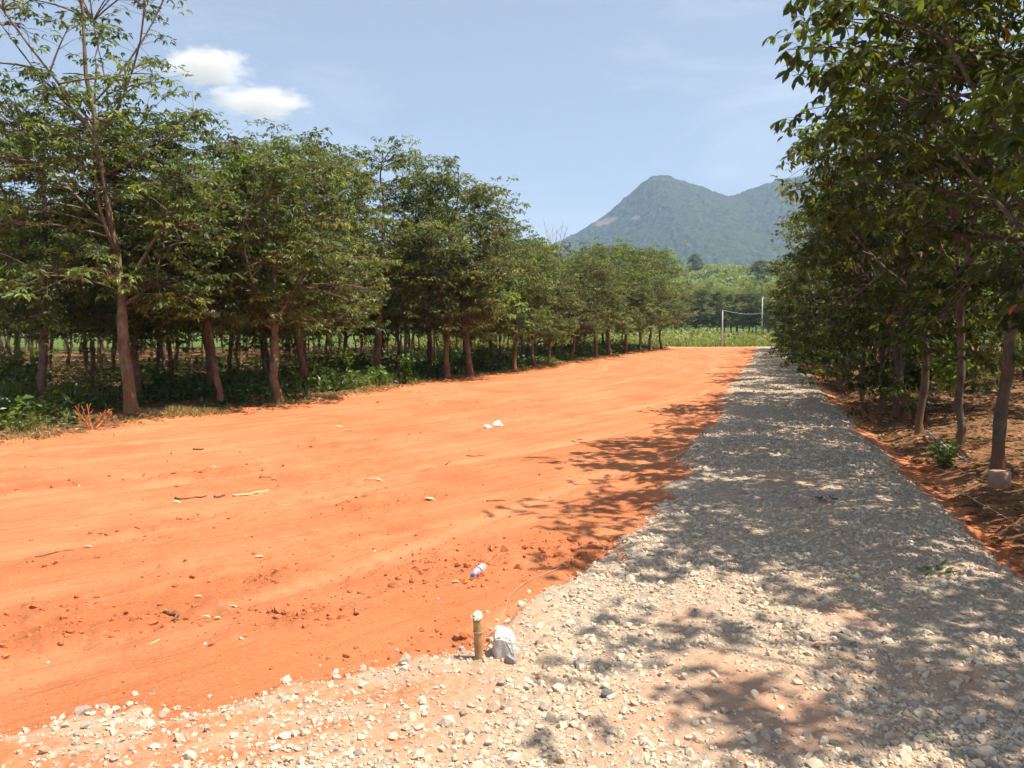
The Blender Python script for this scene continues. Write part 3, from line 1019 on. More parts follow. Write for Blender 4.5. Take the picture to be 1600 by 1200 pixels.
# ------------------------------------------------------------------ trees on the right of the gravel road
RG = 'slender rubber trees along the right side of the gravel road'
right_front = []
spots = [(1561, 742, 0, 0.4, 1.0, 'rubber tree with its foot in a round concrete block, nearest on the right'),
         (1488, 703, 1, 2.1, 1.0, 'slender rubber tree with leafy sprouts on its trunk and a shrub at its foot'),
         (1437, 676, 2, 4.0, 0.95, 'third rubber tree from the right edge, leaning thin trunk beside the gravel road'),
         (1422, 655, 3, 1.0, 0.98, 'fourth rubber tree from the right edge beside the gravel road'),
         (1389, 650, 4, 5.2, 0.95, 'fifth rubber tree from the right edge beside the gravel road'),
         (1375, 640, 5, 0.3, 0.98, 'sixth rubber tree from the right edge beside the gravel road'),
         (1352, 622, 4, 2.9, 0.92, 'seventh rubber tree from the right edge beside the gravel road')]
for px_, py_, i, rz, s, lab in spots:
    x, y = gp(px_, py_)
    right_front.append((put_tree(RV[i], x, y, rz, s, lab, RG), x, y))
u = 23.0; i = 0
while u < 59:
    v = 2.25 - 0.006 * u + rng.normal() * 0.12
    x, y = uv2xy(u, v)
    put_tree(RV[int(rng.integers(4, 6))], x, y, rng.uniform(0, 6.28), rng.uniform(0.88, 1.02),
             'rubber tree in the far unbroken part of the row beside the gravel road', 'far rubber trees along the right side of the gravel road')
    u += 2.5 + rng.normal() * 0.3
# trees just outside the picture on the right: their crowns and shadows reach into it
for u, v, i, rz, s in ((8.0, 2.5, 2, 3.5, 0.95), (6.2, 2.55, 0, 1.3, 0.97), (4.4, 3.25, 0, 5.5, 0.93), (2.6, 4.5, 1, 0.9, 0.93)):
    x, y = uv2xy(u, v)
    put_tree(RV[i], x, y, rz, s, 'rubber tree at the right edge of the photo with only its boughs in view', 'near rubber trees whose trunks stand outside the photo')
for k in range(1, 10):
    u = 3.0 + rng.uniform(0, 1.5)
    while u < 58:
        uu = u + rng.normal() * 0.2
        v = 2.4 + 2.7 * k + rng.normal() * 0.2
        x, y = uv2xy(uu, v)
        u += 2.5
        if y > 57 or not in_view(x, y, 37):
            continue
        if k > 5 and rng.random() < 0.25:
            continue
        put_tree(RV[int(rng.integers(0, 4))], x, y, rng.uniform(0, 6.28), rng.uniform(0.88, 1.05),
                 'slim rubber tree standing inside the dappled right grove', 'rubber trees inside the right grove')


# single leaves of the two nearest right-hand trees, hanging over the road
def trifoliate(seed):
    rg = np.random.default_rng(seed)
    a = np.array([-0.95, 0, 0.95]) + rg.normal(size=3) * 0.12
    e = rg.normal(-0.55, 0.15, 3)
    base = np.tile(np.array([[0.12, 0, 0.03]]), (3, 1))
    v, f, k = leaflets(base, azel(a, e), 0.17 * rg.uniform(0.85, 1.1, 3), rg, 2, 0.40, 0.25)
    mb = MB()
    mb.add(v, f)
    mb.tube(np.array([[0, 0, 0], [0.06, 0, 0.03], [0.12, 0, 0.03]]), 0.0022, 3, cap=False)
    n = sum(len(q) for q in mb.v)
    t = np.zeros((n, 4)); t[:, 3] = 1
    t[:, 0] = rg.uniform(0.2, 0.8)
    return mb.mesh('leaf', M_LEAF_R, False, {'tint': ('FLOAT_COLOR', t)})


TRI = [trifoliate(s) for s in range(5)]


def sprays(tree, x, y, n, seed, zr, az_c, reach):
    rg = np.random.default_rng(seed)
    base_z = tree.location.z
    rz = tree.rotation_euler.z; sc = tree.scale[0]
    cs, sn = math.cos(-rz), math.sin(-rz)
    for q in range(n):
        az = az_c + rg.normal() * 0.45
        z0 = rg.uniform(*zr)
        out = reach * rg.uniform(0.75, 1.08)
        s = np.array([0.35 * math.cos(az), 0.35 * math.sin(az), z0 - 0.5])
        e = np.array([out * math.cos(az), out * math.sin(az), z0 + rg.uniform(-0.2, 0.3)])
        m = (s + e) / 2 + np.array([0, 0, 0.35])
        pl = bez(s, m, e, 9)
        loc = np.stack([pl[:, 0] * cs - pl[:, 1] * sn, pl[:, 0] * sn + pl[:, 1] * cs, pl[:, 2]], 1) / sc
        mb = MB(); mb.tube(loc, np.linspace(0.016, 0.004, 9), 5)
        tw = link('twig', mb.mesh('twig', M_BARK_R, True), tree)
        for j in range(13):
            t = 0.55 + 0.45 * (j / 12.0) ** 0.6
            k = t * 8; i0 = min(int(k), 7)
            p = loc[i0] * (1 - (k - i0)) + loc[i0 + 1] * (k - i0)
            o = link('leaf', TRI[int(rg.integers(0, 5))], tw)
            o.location = p
            o.rotation_euler = (rg.normal() * 0.3, rg.normal() * 0.3 + 0.15, rg.uniform(0, 6.28))
            k = rg.uniform(0.85, 1.2); o.scale = (k, k, k)


AZ_ROAD = math.atan2(-VY, -VX)
sprays(right_front[0][0], right_front[0][1], right_front[0][2], 20, 5, (3.6, 6.3), AZ_ROAD + 0.1, 2.35)
sprays(right_front[1][0], right_front[1][1], right_front[1][2], 18, 6, (3.0, 6.2), AZ_ROAD + 0.1, 2.3)

# ------------------------------------------------------------------ far wood and hillside
FL = []
for d_ in LV[:4]:
    m_ = d_[1].copy(); m_.materials[0] = M_LEAF_F; FL.append(m_)
FW = 'front trees of the wood behind the meadow'
for r_ in range(3):
    for q in range(15):
        X = 20 + q * 2.3 + rng.normal() * 0.35
        Y = 133 + r_ * 3.2 + rng.normal() * 0.5
        s = rng.uniform(1.12, 1.32)
        put_tree((LV[(q + r_) % 4][0], FL[(q + r_) % 4]), X, Y, rng.uniform(0, 6.28), s, 'rubber tree in the front of the wood beyond the grassy strip', FW, z=-0.06)


def build_hill_wood():
    rg = np.random.default_rng(91)
    P = []
    for q in range(1500):
        X = rg.uniform(-60, 240); Y = 143 + (rg.random() ** 1.3) * 300
        P.append((X, Y))
    P = np.array(P)
    H = hill(P[:, 0], P[:, 1])
    V = []; Fc = []; T = []; n0 = 0
    for (X, Y), h in zip(P, H):
        nl = 130 if Y < 220 else 80
        ctr = np.array([X, Y, h + 6.6])
        dirs = unit(rg.normal(size=(nl, 3)) * np.array([1, 1, 0.9]))
        dirs[:, 2] = np.abs(dirs[:, 2]) * 1.0 - 0.25
        rad = rg.uniform(0.65, 1.08, (nl, 1))
        rc = rg.uniform(2.2, 3.2)
        b = ctr + dirs * rad * np.array([rc, rc, rc * 0.95])
        d = unit(dirs + rg.normal(size=(nl, 3)) * 0.6)
        sz = 0.85 if Y < 220 else 1.25
        v, f, k = leaflets(b, d, rg.uniform(0.7, 1.3, nl) * sz, rg, 1, 0.75, 0.6)
        V.append(v); Fc.append(f + n0); n0 += len(v)
        t = np.zeros((nl, 4)); t[:, 0] = np.clip(rg.random() * 0.5 + rg.random(nl) * 0.5, 0, 1); t[:, 3] = 1
        T.append(np.repeat(t, k, 0))
    me = mesh_np('hillside_wood', np.vstack(V), np.vstack(Fc), M_LEAF_F, False, {'tint': ('FLOAT_COLOR', np.vstack(T))})
    tag(link('hillside_wood', me), 'pale green wood covering the slope below the mountain', 'wood', kind='stuff')


build_hill_wood()
BIG = tree_data('ridge_tree', M_BARK_L, M_LEAF_L, seed=401, H=8.0, r0=0.14, fork=1.8, cr=3.2, cb=1.6, nclump=80, per=9, ll=0.30, low=0.1, sides=8, taper=0.3)
for px_, py_, Y, s, lab in ((1086, 409, 330, 1.0, 'dark round tree rising above the wood on the low ridge'),
                            (1188, 424, 250, 1.1, 'dark spreading tree on the slope beside the right grove')):
    X, Yy, Z = at_depth(px_, py_, Y)
    put_tree(BIG, X, Yy, 1.0, s, lab, 'dark trees standing out of the hillside wood', name='broadleaf_tree', z=Z - 5.0 * s)

# ------------------------------------------------------------------ crushed stone on the road
def stone_shape(seed, sub=1):
    rg = np.random.default_rng(seed)
    p = (1 + 5 ** 0.5) / 2
    v = unit(np.array([(-1, p, 0), (1, p, 0), (-1, -p, 0), (1, -p, 0), (0, -1, p), (0, 1, p), (0, -1, -p), (0, 1, -p), (p, 0, -1), (p, 0, 1), (-p, 0, -1), (-p, 0, 1)], float))
    f = np.array([(0, 11, 5), (0, 5, 1), (0, 1, 7), (0, 7, 10), (0, 10, 11), (1, 5, 9), (5, 11, 4), (11, 10, 2), (10, 7, 6), (7, 1, 8), (3, 9, 4), (3, 4, 2), (3, 2, 6), (3, 6, 8), (3, 8, 9), (4, 9, 5), (2, 4, 11), (6, 2, 10), (8, 6, 7), (9, 8, 1)])
    # flat broken faces: push points onto a few random cutting planes
    v = v * (1 + rg.normal(size=(12, 1)) * 0.16)
    for _ in range(5):
        n = unit(rg.normal(size=3)); d = rg.uniform(0.45, 0.75)
        s = v @ n - d
        v = v - np.clip(s, 0, None)[:, None] * n
    v = v * np.array([1, rg.uniform(0.65, 0.95), rg.uniform(0.5, 0.8)])
    return v, f


STONES = [stone_shape(500 + i) for i in range(14)]


def rot_rand(rg, n, tilt=0.5):
    az = rg.uniform(0, 6.28, n); ax = rg.normal(0, tilt, n); ay = rg.normal(0, tilt, n)
    cz, sz = np.cos(az), np.sin(az); cx, sx = np.cos(ax), np.sin(ax); cy_, sy = np.cos(ay), np.sin(ay)
    Rz = np.zeros((n, 3, 3)); Rz[:, 0, 0] = cz; Rz[:, 0, 1] = -sz; Rz[:, 1, 0] = sz; Rz[:, 1, 1] = cz; Rz[:, 2, 2] = 1
    Rx = np.zeros((n, 3, 3)); Rx[:, 0, 0] = 1; Rx[:, 1, 1] = cx; Rx[:, 1, 2] = -sx; Rx[:, 2, 1] = sx; Rx[:, 2, 2] = cx
    Ry = np.zeros((n, 3, 3)); Ry[:, 1, 1] = 1; Ry[:, 0, 0] = cy_; Ry[:, 0, 2] = sy; Ry[:, 2, 0] = -sy; Ry[:, 2, 2] = cy_
    return Rz @ Rx @ Ry


def scatter_stones(name, x, y, r, mat, rg, parent=None, sink=0.25, shapes=STONES):
    n = len(x)
    z = height(x, y)
    rot = rot_rand(rg, n)
    which = rg.integers(0, len(shapes), n)
    V = np.zeros((n, 12, 3)); Fc = np.zeros((n, 20, 3), int)
    for k, (sv, sf) in enumerate(shapes):
        m = which == k
        V[m] = np.einsum('nij,kj->nki', rot[m], sv) * r[m][:, None, None]
        Fc[m] = sf[None]
    V += np.stack([x, y, z + r * sink], 1)[:, None, :]
    Fc += (np.arange(n) * 12)[:, None, None]
    t = np.zeros((n, 4)); t[:, 0] = rg.random(n); t[:, 3] = 1
    me = mesh_np(name, V.reshape(-1, 3), Fc.reshape(-1, 3), mat, False, {'tint': ('FLOAT_COLOR', np.repeat(t, 12, 0))})
    return link(name, me, parent)


def sample_gravel(n, rg, rmin, rmax, spread=0.6):
    """stones drawn by density, more of them close by where single ones can be seen"""
    X = []; Y = []
    got = 0
    while got < n:
        k = n * 3
        rr = rmin * (rmax / rmin) ** rg.random(k)
        th = np.radians(rg.uniform(-48, 48, k))
        x = rr * np.sin(th); y = rr * np.cos(th)
        jx = x + rg.normal(size=k) * 0.10; jy = y + rg.normal(size=k) * 0.10     # stones kicked over the edge
        d = gravel_density(jx, jy) ** 1.3 + 0.0012 * np.exp(-((y - 4) / 3) ** 2)
        m = rg.random(k) < d
        X.append(x[m]); Y.append(y[m]); got += m.sum()
    X = np.concatenate(X)[:n]; Y = np.concatenate(Y)[:n]
    return X, Y


rs = np.random.default_rng(33)
road = TERR['gravel_road']
x, y = sample_gravel(24000, rs, 2.2, 12.0)
r = np.clip(rs.lognormal(math.log(0.0122), 0.48, len(x)), 0.005, 0.036)
o = scatter_stones('small_stones', x, y, r, M_STONE, rs, road, 0.08); o['kind'] = 'stuff'
x, y = sample_gravel(6000, rs, 9.0, 58.0)
r = np.clip(rs.lognormal(math.log(0.018), 0.35, len(x)), 0.009, 0.045)
o = scatter_stones('far_stones', x, y, r, M_STONE, rs, road); o['kind'] = 'stuff'
x, y = sample_gravel(26000, rs, 2.2, 7.5, )
r = np.clip(rs.lognormal(math.log(0.0062), 0.35, len(x)), 0.003, 0.014)
o = scatter_stones('grit', x, y, r, M_STONE, rs, road); o['kind'] = 'stuff'
# the larger near stones, one by one
SM = []
for i, (sv, sf) in enumerate(STONES[:10]):
    t = np.zeros((12, 4)); t[:, 0] = i / 10.0; t[:, 3] = 1
    SM.append(mesh_np('stone', sv, sf, M_STONE, False, {'tint': ('FLOAT_COLOR', t)}))
x, y = sample_gravel(300, rs, 2.6, 6.2)
r = np.clip(rs.lognormal(math.log(0.026), 0.30, 300), 0.018, 0.055)
zz = height(x, y)
for i in range(300):
    o = link('stone', SM[int(rs.integers(0, 10))], road, (x[i], y[i], zz[i] + r[i] * 0.12))
    o.scale = (r[i],) * 3
    o.rotation_euler = (rs.normal() * 0.5, rs.normal() * 0.5, rs.uniform(0, 6.28))

# lumps of red earth on the field
k = 60000
rr = 2.6 * (26 / 2.6) ** rs.random(k); th = np.radians(rs.uniform(-42, 40, k))
x = rr * np.sin(th); y = rr * np.cos(th)
u_, v_ = xy2uv(x, y)
rough = sstep(0.47, 0.66, fbm(x * 0.55, y * 0.55, 54, 3))
edge = np.exp(-((v_ + 1.7) / 0.75) ** 2) * (y < 12)
p = (0.018 + 0.12 * rough + 0.75 * np.clip(turned(x, y) - 0.2, 0, 1) + 0.40 * edge * fbm(x * 1.4, y * 1.4, 77, 3)) * (gravel_mask(x, y) < 0.2) * (v_ > left_edge(u_)) * (v_ < 2.6)
m = rs.random(k) < p
x, y = x[m], y[m]
r = np.clip(rs.lognormal(math.log(0.0058), 0.60, len(x)) * (1 + 0.9 * np.clip(turned(x, y), 0, 1)), 0.003, 0.04)
field = TERR['red_earth_field']
o = scatter_stones('earth_clods', x, y, r, M_CLOD, rs, field, 0.1); o['kind'] = 'stuff'
cl = [(s[0] * np.array([1, 1, 0.8]), s[1]) for s in STONES]
CM = [mesh_np('clod', sv, sf, M_CLOD) for sv, sf in cl[:6]]
for px_, py_, w in ((788, 863, 20), (716, 885, 15), (741, 878, 12), (820, 870, 10), (650, 880, 9), (868, 866, 11), (845, 878, 8), (268, 955, 22), (110, 999, 14), (128, 996, 10), (182, 962, 12), (250, 946, 10),
                    (290, 882, 10), (335, 826, 7), (70, 885, 10), (408, 900, 9), (520, 870, 8), (562, 925, 11), (690, 990, 9), (330, 1010, 12), (840, 1075, 12), (1018, 935, 9)):
    X, Y = gp(px_, py_)
    rad = w / F * Y / 2 * 1.05
    o = link('clod', CM[int(rs.integers(0, 6))], field, (X, Y, hz(X, Y) + rad * 0.3))
    o.scale = (rad,) * 3
    o.rotation_euler = (rs.normal() * 0.4, rs.normal() * 0.4, rs.uniform(0, 6.28))


# ------------------------------------------------------------------ ground cover
def leaf_scatter(name, x, y, zoff, L, mat, rg, flat=False, tint=None, detail=1, wr=0.42, parent=None):
    n = len(x)
    z = height(x, y) + zoff
    az = rg.uniform(0, 6.28, n)
    el = rg.normal(0.05, 0.22, n) if flat else rg.normal(-0.1, 0.5, n)
    v, f, k = leaflets(np.stack([x, y, z], 1), azel(az, el), L, rg, detail, wr, 0.35)
    t = np.zeros((n, 4)); t[:, 0] = rg.random(n) if tint is None else tint; t[:, 3] = 1
    return link(name, mesh_np(name, v, f, mat, False, {'tint': ('FLOAT_COLOR', np.repeat(t, k, 0))}), parent)


def blades(name, x, y, h, mat, rg, dead=0.1, width=0.006, z=None):
    n = len(x)
    z = height(x, y) if z is None else z
    az = rg.uniform(0, 6.28, n); ln = np.abs(rg.normal(0.35, 0.3, n))
    wx = -np.sin(az); wy = np.cos(az)
    b = np.stack([x, y, z], 1)
    tip = b + np.stack([np.cos(az) * ln * h, np.sin(az) * ln * h, h * np.cos(np.clip(ln, 0, 1.2))], 1)
    mid = b + (tip - b) * np.array([0.4, 0.4, 0.62])
    w = np.stack([wx, wy, np.zeros(n)], 1) * (width * (0.6 + 0.8 * rg.random(n)))[:, None]
    v = np.stack([b - w, b + w, mid + w * 0.8, mid - w * 0.8, tip], 1).reshape(-1, 3)
    tri = np.array([(0, 1, 2), (0, 2, 3), (3, 2, 4)])
    f = (np.arange(n)[:, None, None] * 5 + tri).reshape(-1, 3)
    t = np.zeros((n, 4)); t[:, 0] = rg.random(n); t[:, 2] = (rg.random(n) < dead) * (0.55 + 0.45 * rg.random(n)); t[:, 3] = 1
    return link(name, mesh_np(name, v, f, mat, False, {'tint': ('FLOAT_COLOR', np.repeat(t, 5, 0))}))


rg = np.random.default_rng(44)
# dark low plants under the left grove
k = 34000
uu = rg.uniform(3, 60, k) ** 1.0; dd = rg.exponential(5.0, k)
vv = left_edge(uu) - 0.5 - dd
x, y = uv2xy(uu, vv)
ok = (fbm(x * 0.55, y * 0.55, 31, 3) > 0.36) & (y > 3) & (np.abs(np.degrees(np.arctan2(x, y))) < 40) & (y < 60)
x, y = x[ok], y[ok]
hgt = (0.12 + 0.62 * sstep(0.38, 0.7, fbm(x * 0.7, y * 0.7, 91, 3))) * np.minimum(1, 0.35 + 0.25 * dd[ok])
zo = rg.random(len(x)) ** 0.7 * hgt
L = np.clip(rg.normal(0.15, 0.04, len(x)), 0.06, 0.28)
x = np.concatenate([x, x + rg.normal(size=len(x)) * 0.12]); y = np.concatenate([y, y + rg.normal(size=len(y)) * 0.12]); zo = np.concatenate([zo, zo * rg.random(len(zo))]); L = np.concatenate([L, L])
tag(leaf_scatter('undergrowth', x, y, zo, L, M_UNDER, rg, detail=1, wr=0.5), 'dark low leafy undergrowth beneath the left grove', 'undergrowth', kind='stuff')
# fallen leaves
k = 15000
uu = rg.uniform(2, 45, k); vv = 1.72 + rg.exponential(4.2, k)
x, y = uv2xy(uu, vv)
ok = (y > 2) & (np.abs(np.degrees(np.arctan2(x, y))) < 42)
x, y = x[ok], y[ok]
tag(leaf_scatter('fallen_leaves', x, y, 0.012, rg.uniform(0.06, 0.15, len(x)), M_DRY, rg, True), 'brown fallen leaves covering the floor of the right grove', 'leaf litter', kind='stuff')
k = 9000
uu = rg.uniform(4, 58, k); vv = left_edge(uu) + 0.25 - rg.exponential(1.6, k)
x, y = uv2xy(uu, vv)
tag(leaf_scatter('leaf_litter', x, y, 0.012, rg.uniform(0.06, 0.16, k), M_DRY, rg, True), 'brown leaf litter along the edge of the left grove', 'leaf litter', kind='stuff')
# dry and green grass on the left verge
k = 26000
uu = np.where(rg.random(k) < 0.45, rg.uniform(5, 12.5, k), rg.uniform(9, 58, k))
vv = left_edge(uu) + rg.normal(-0.35, 0.35, k)
x, y = uv2xy(uu, vv)
ok = fbm(x * 0.9, y * 0.9, 95, 3) > 0.53
x, y = x[ok], y[ok]
tag(blades('verge_grass', x, y, rg.uniform(0.03, 0.12, len(x)), M_GRASS, rg, 0.94), 'dry straw coloured grass along the left verge of the field', 'grass', kind='stuff')
k = 9000
cx, cy_ = gp(25, 640)
x = np.concatenate([rg.normal(cx - 0.6, 0.9, 6000), rg.normal(cx + 4.2, 2.0, 3000)]); y = np.concatenate([rg.normal(cy_ + 0.5, 0.45, 6000), rg.normal(cy_ + 5.8, 1.2, 3000)])
u_, v_ = xy2uv(x, y)
ok = v_ < left_edge(u_) - 0.25
x, y = x[ok], y[ok]
tag(blades('green_grass', x, y, rg.uniform(0.12, 0.45, len(x)), M_GRASS, rg, 0.05), 'bright green grass at the left edge of the photo', 'grass', kind='stuff')
# meadow
k = 80000
x = rg.uniform(-12, 75, k); y = 62.6 + 70 * rg.random(k) ** 1.2
hh = rg.uniform(0.15, 0.50, k) * (0.6 + 0.8 * fbm(x * 0.15, y * 0.15, 66, 3))
z = np.where(y > 81, -0.06, height(x, y))
tag(blades('meadow_grass', x, y, hh, M_GRASS, rg, 0.12, 0.045, z=z), 'bright green tall grass strip beyond the far end of the field', 'grass', kind='stuff')
k = 9000
x = rg.uniform(8, 60, k); y = rg.uniform(70, 131, k)
n1 = fbm(x * 0.25, y * 0.25, 68, 3)
ok = n1 > 0.47
x, y, n1 = x[ok], y[ok], n1[ok]
zo = rg.random(len(x)) * 1.3 * (n1 - 0.4) * 3 * np.interp(y, [70, 120], [0.6, 1.4])
v, f, kk = leaflets(np.stack([x, y, zo], 1), azel(rg.uniform(0, 6.28, len(x)), rg.normal(0, 0.5, len(x))), rg.uniform(0.3, 0.7, len(x)), rg, 1, 0.6)
t = np.zeros((len(x), 4)); t[:, 0] = rg.random(len(x)); t[:, 3] = 1
tag(link('meadow_bushes', mesh_np('meadow_bushes', v, f, M_LEAF_F, False, {'tint': ('FLOAT_COLOR', np.repeat(t, kk, 0))})), 'low green bushes on the far side of the grassy strip', 'bushes', kind='stuff')


# ------------------------------------------------------------------ shrubs and sprouts
def gen_shrub(seed, h, w, ns, ll, mat=M_SHRUB):
    rg = np.random.default_rng(seed)
    mb = MB(); pos = []; dirs = []; Ls = []
    for s in range(ns):
        az = rg.uniform(0, 6.28); o = w * math.sqrt(rg.random()); hh = h * rg.uniform(0.55, 1.0)
        e = np.array([o * math.cos(az), o * math.sin(az), hh])
        st = bez(np.array([0.15 * e[0], 0.15 * e[1], -0.05]), np.array([0.4 * e[0], 0.4 * e[1], hh * 0.6]), e, 8)
        mb.tube(st, np.linspace(0.007, 0.003, 8), 4)
        for q in range(13):
            t = 0.3 + 0.7 * q / 12
            k = t * 7; i0 = min(int(k), 6)
            p = st[i0] + (st[i0 + 1] - st[i0]) * (k - i0)
            pos.append(p); dirs.append((q * 2.4 + rg.normal() * 0.4, rg.normal(0.1, 0.3) + 0.5 * (q == 12))); Ls.append(ll * rg.uniform(0.7, 1.2))
    d = np.array(dirs)
    v, f, k = leaflets(np.array(pos), azel(d[:, 0], d[:, 1]), np.array(Ls), rg, 2, 0.5, 0.3)
    t = np.zeros((len(pos), 4)); t[:, 0] = rg.random(len(pos)); t[:, 3] = 1
    return mb.mesh('stems', mat_stem, True), mesh_np('foliage', v, f, mat, False, {'tint': ('FLOAT_COLOR', np.repeat(t, k, 0))})


mat_stem = simple_mat('green_stem', (0.10, 0.14, 0.04), (0.16, 0.12, 0.06), 12, 0.7)
SH = [gen_shrub(600, 0.62, 0.30, 15, 0.13), gen_shrub(601, 0.95, 0.28, 13, 0.15), gen_shrub(602, 0.42, 0.34, 16, 0.11), gen_shrub(603, 0.9, 0.5, 22, 0.14)]
for px_, py_, i, s, lab in ((540, 604, 1, 1.0, 'thin upright green plant at the left verge below dense trees'),
                            (592, 606, 2, 1.15, 'low broad leaved green plant between two taller verge plants'),
                            (634, 603, 1, 0.85, 'bright green spiky plant left of the pair of trunks at the field edge'),
                            (754, 583, 3, 1.0, 'bright yellow green bush right of the tilted trunk at the field edge'),
                            (18, 628, 3, 1.25, 'bushy green plant in the grass at the left edge of the photo'),
                            (60, 612, 1, 1.1, 'green leafy plant left of the tallest tree'),
                            (255, 618, 0, 1.2, 'low bush between the tallest tree and the leaning tree'),
                            (715, 583, 0, 1.1, 'small green plant between two trunks at the field edge'),
                            (1476, 722, 2, 0.75, 'small bright shrub at the foot of a slender tree right of the road')):
    X, Y = gp(px_, py_)
    e = bpy.data.objects.new('shrub', None); col.objects.link(e)
    e.location = (X, Y, hz(X, Y)); e.scale = (s, s, s); e.rotation_euler = (0, 0, px_ * 0.7)
    tag(e, lab, 'shrub')
    link('stems', SH[i][0], e); link('foliage', SH[i][1], e)
# leafy sprouts growing on the right-hand trunks
for tr_i, z0, sc, px_, py_ in ((1, 0.75, 0.9, 1498, 600), (0, 1.15, 0.6, 1572, 605)):
    tr, X, Y = right_front[tr_i]
    mb_, fo = gen_shrub(650 + tr_i, 0.65, 0.30, 6, 0.16)
    for nm, d in (('sprout_stems', mb_), ('sprout_leaves', fo)):
        o = link(nm, d, tr, (0.06, -0.06, z0 / tr.scale[2]))
        o.rotation_euler = (0.5, 0.35, 0); o.scale = (sc, sc, sc)
# bright young leaf fans in the left trees
YF = whorls(np.array([[0, 0, 0.0], [0.18, 0.05, -0.12], [-0.15, 0.1, -0.05]]), np.random.default_rng(3), 0.15, 2, 5, 6, np.array([1.0, 0.9, 1.0]), 0.8, 0)
YFM = mesh_np('young_leaves', YF[0], YF[1], M_LEAF_L, False, {'tint': ('FLOAT_COLOR', YF[2])})

# ------------------------------------------------------------------ dead branches
M_DEAD = simple_mat('dead_wood', (0.34, 0.27, 0.21), (0.50, 0.42, 0.34), 10, 0.85)
M_REDTWIG = simple_mat('red_dusty_twigs', (0.36, 0.11, 0.045), (0.50, 0.19, 0.08), 14, 0.9)


def dead_bush(name, seed, h, n, spread, mat, r0):
    rg = np.random.default_rng(seed); mb = MB()
    for q in range(n):
        az = rg.uniform(0, 6.28); e = np.array([math.cos(az) * spread * rg.random() ** 0.5, math.sin(az) * spread * rg.random() ** 0.5, h * rg.uniform(0.5, 1)])
        st = bez(np.array([0, 0, -0.03]), e * np.array([0.5, 0.5, 0.3]), e, 6)
        mb.tube(st, np.linspace(r0, r0 * 0.35, 6), 5)
        for k in (2, 3, 4):
            e2 = st[k] + np.array([rg.normal() * 0.35, rg.normal() * 0.35, 0.5 + 0.3 * rg.random()]) * h * 0.4
            mb.tube(np.array([st[k], (st[k] + e2) / 2 + rg.normal(size=3) * 0.01, e2]), [r0 * 0.5, r0 * 0.4, r0 * 0.25], 4)
    return mb.mesh(name, mat, True)


X, Y = gp(145, 672)
tag(link('dead_brush', dead_bush('dead_brush', 8, 0.42, 11, 0.40, M_REDTWIG, 0.011), None, (X, Y, hz(X, Y))), 'dead rust coloured twiggy brush in front of the tallest tree', 'brush')
for px_, py_, Y, h, sd, lab in ((630, 300, 29, 1.7, 21, 'bare pale dead treetop sticking up above the left canopy'), (868, 405, 44, 2.4, 22, 'bare pale dead tree at the edge of the far canopy')):
    X, Y, Z = at_depth(px_, py_, Y)
    g0 = hz(X, Y)
    rg = np.random.default_rng(sd); mb = MB()
    mb.tube(bez(np.array([0, 0, -0.1]), np.array([0.2, 0.1, Z * 0.5]), np.array([0, 0, Z - g0 + 0.1]), 12), np.linspace(0.09, 0.03, 12), 7)
    for q in range(7):
        z0 = Z - g0 - 0.4 + 0.1 * q; az = q * 2.4; o = h * 0.35 * rg.uniform(0.5, 1)
        st = bez(np.array([0, 0, z0]), np.array([o * 0.6 * math.cos(az), o * 0.6 * math.sin(az), z0 + h * 0.35]), np.array([o * math.cos(az), o * math.sin(az), z0 + h * rg.uniform(0.6, 1.0)]), 7)
        mb.tube(st, np.linspace(0.026, 0.008, 7), 5)
        for kq in (3, 4, 5):
            e2 = st[kq] + rg.normal(size=3) * 0.2 + np.array([0, 0, 0.35])
            mb.tube(np.array([st[kq], e2]), [0.011, 0.005], 4)
    tag(link('dead_tree', mb.mesh('dead_tree', M_DEAD, True), None, (X, Y, g0)), lab, 'dead tree')

# ------------------------------------------------------------------ small things on the ground
# bamboo stake
M_BAMBOO = simple_mat('bamboo', (0.30, 0.17, 0.07), (0.42, 0.27, 0.13), 20, 0.55, 0.2)
M_PALE = simple_mat('torn_pale_wood', (0.72, 0.66, 0.48), (0.80, 0.76, 0.62), 30, 0.9, 0.5)
X, Y = gp(748, 1040)
z0 = hz(X, Y)
st = bpy.data.objects.new('bamboo_stake', None); col.objects.link(st)
st.location = (X, Y, z0); tag(st, 'short brown bamboo stake with a frayed pale top beside the white rock', 'stake')
mb = MB(); hs = 0.20
pl = np.array([[0.004 - 0.012 * t, 0, -0.08 + t * (hs + 0.08)] for t in np.linspace(0, 1, 12)])
rad = np.array([0.0195] * 12); rad[6] = 0.0215; rad[11] = 0.0205
mb.tube(pl, rad, 12); link('cane', mb.mesh('cane', M_BAMBOO, True), st)
mb = MB(); rg = np.random.default_rng(2)
mb.tube(np.array([[-0.008, 0, hs - 0.004], [-0.006, 0, hs + 0.012], [0.004, 0, hs + 0.030]]), [0.023, 0.025, 0.013], 9, wob=0.18, rng=rg)
for q in range(9):
    a = q * 0.7
    mb.tube(np.array([[-0.008 + 0.017 * math.cos(a), 0.017 * math.sin(a), hs], [-0.008 + 0.030 * math.cos(a), 0.030 * math.sin(a), hs + 0.012 * rg.random()]]), [0.006, 0.002], 4)
link('frayed_top', mb.mesh('frayed_top', M_PALE), st)
M_STRING = simple_mat('string', (0.34, 0.22, 0.14), (0.50, 0.38, 0.28), 14, 0.8)
mb = MB()
a = np.linspace(0, 6.6, 20)
mb.tube(np.stack([0.0235 * np.cos(a) - 0.003, 0.0235 * np.sin(a), 0.128 + 0.001 * a], 1), 0.0022, 5)
link('tie', mb.mesh('tie', M_STRING, True), st)
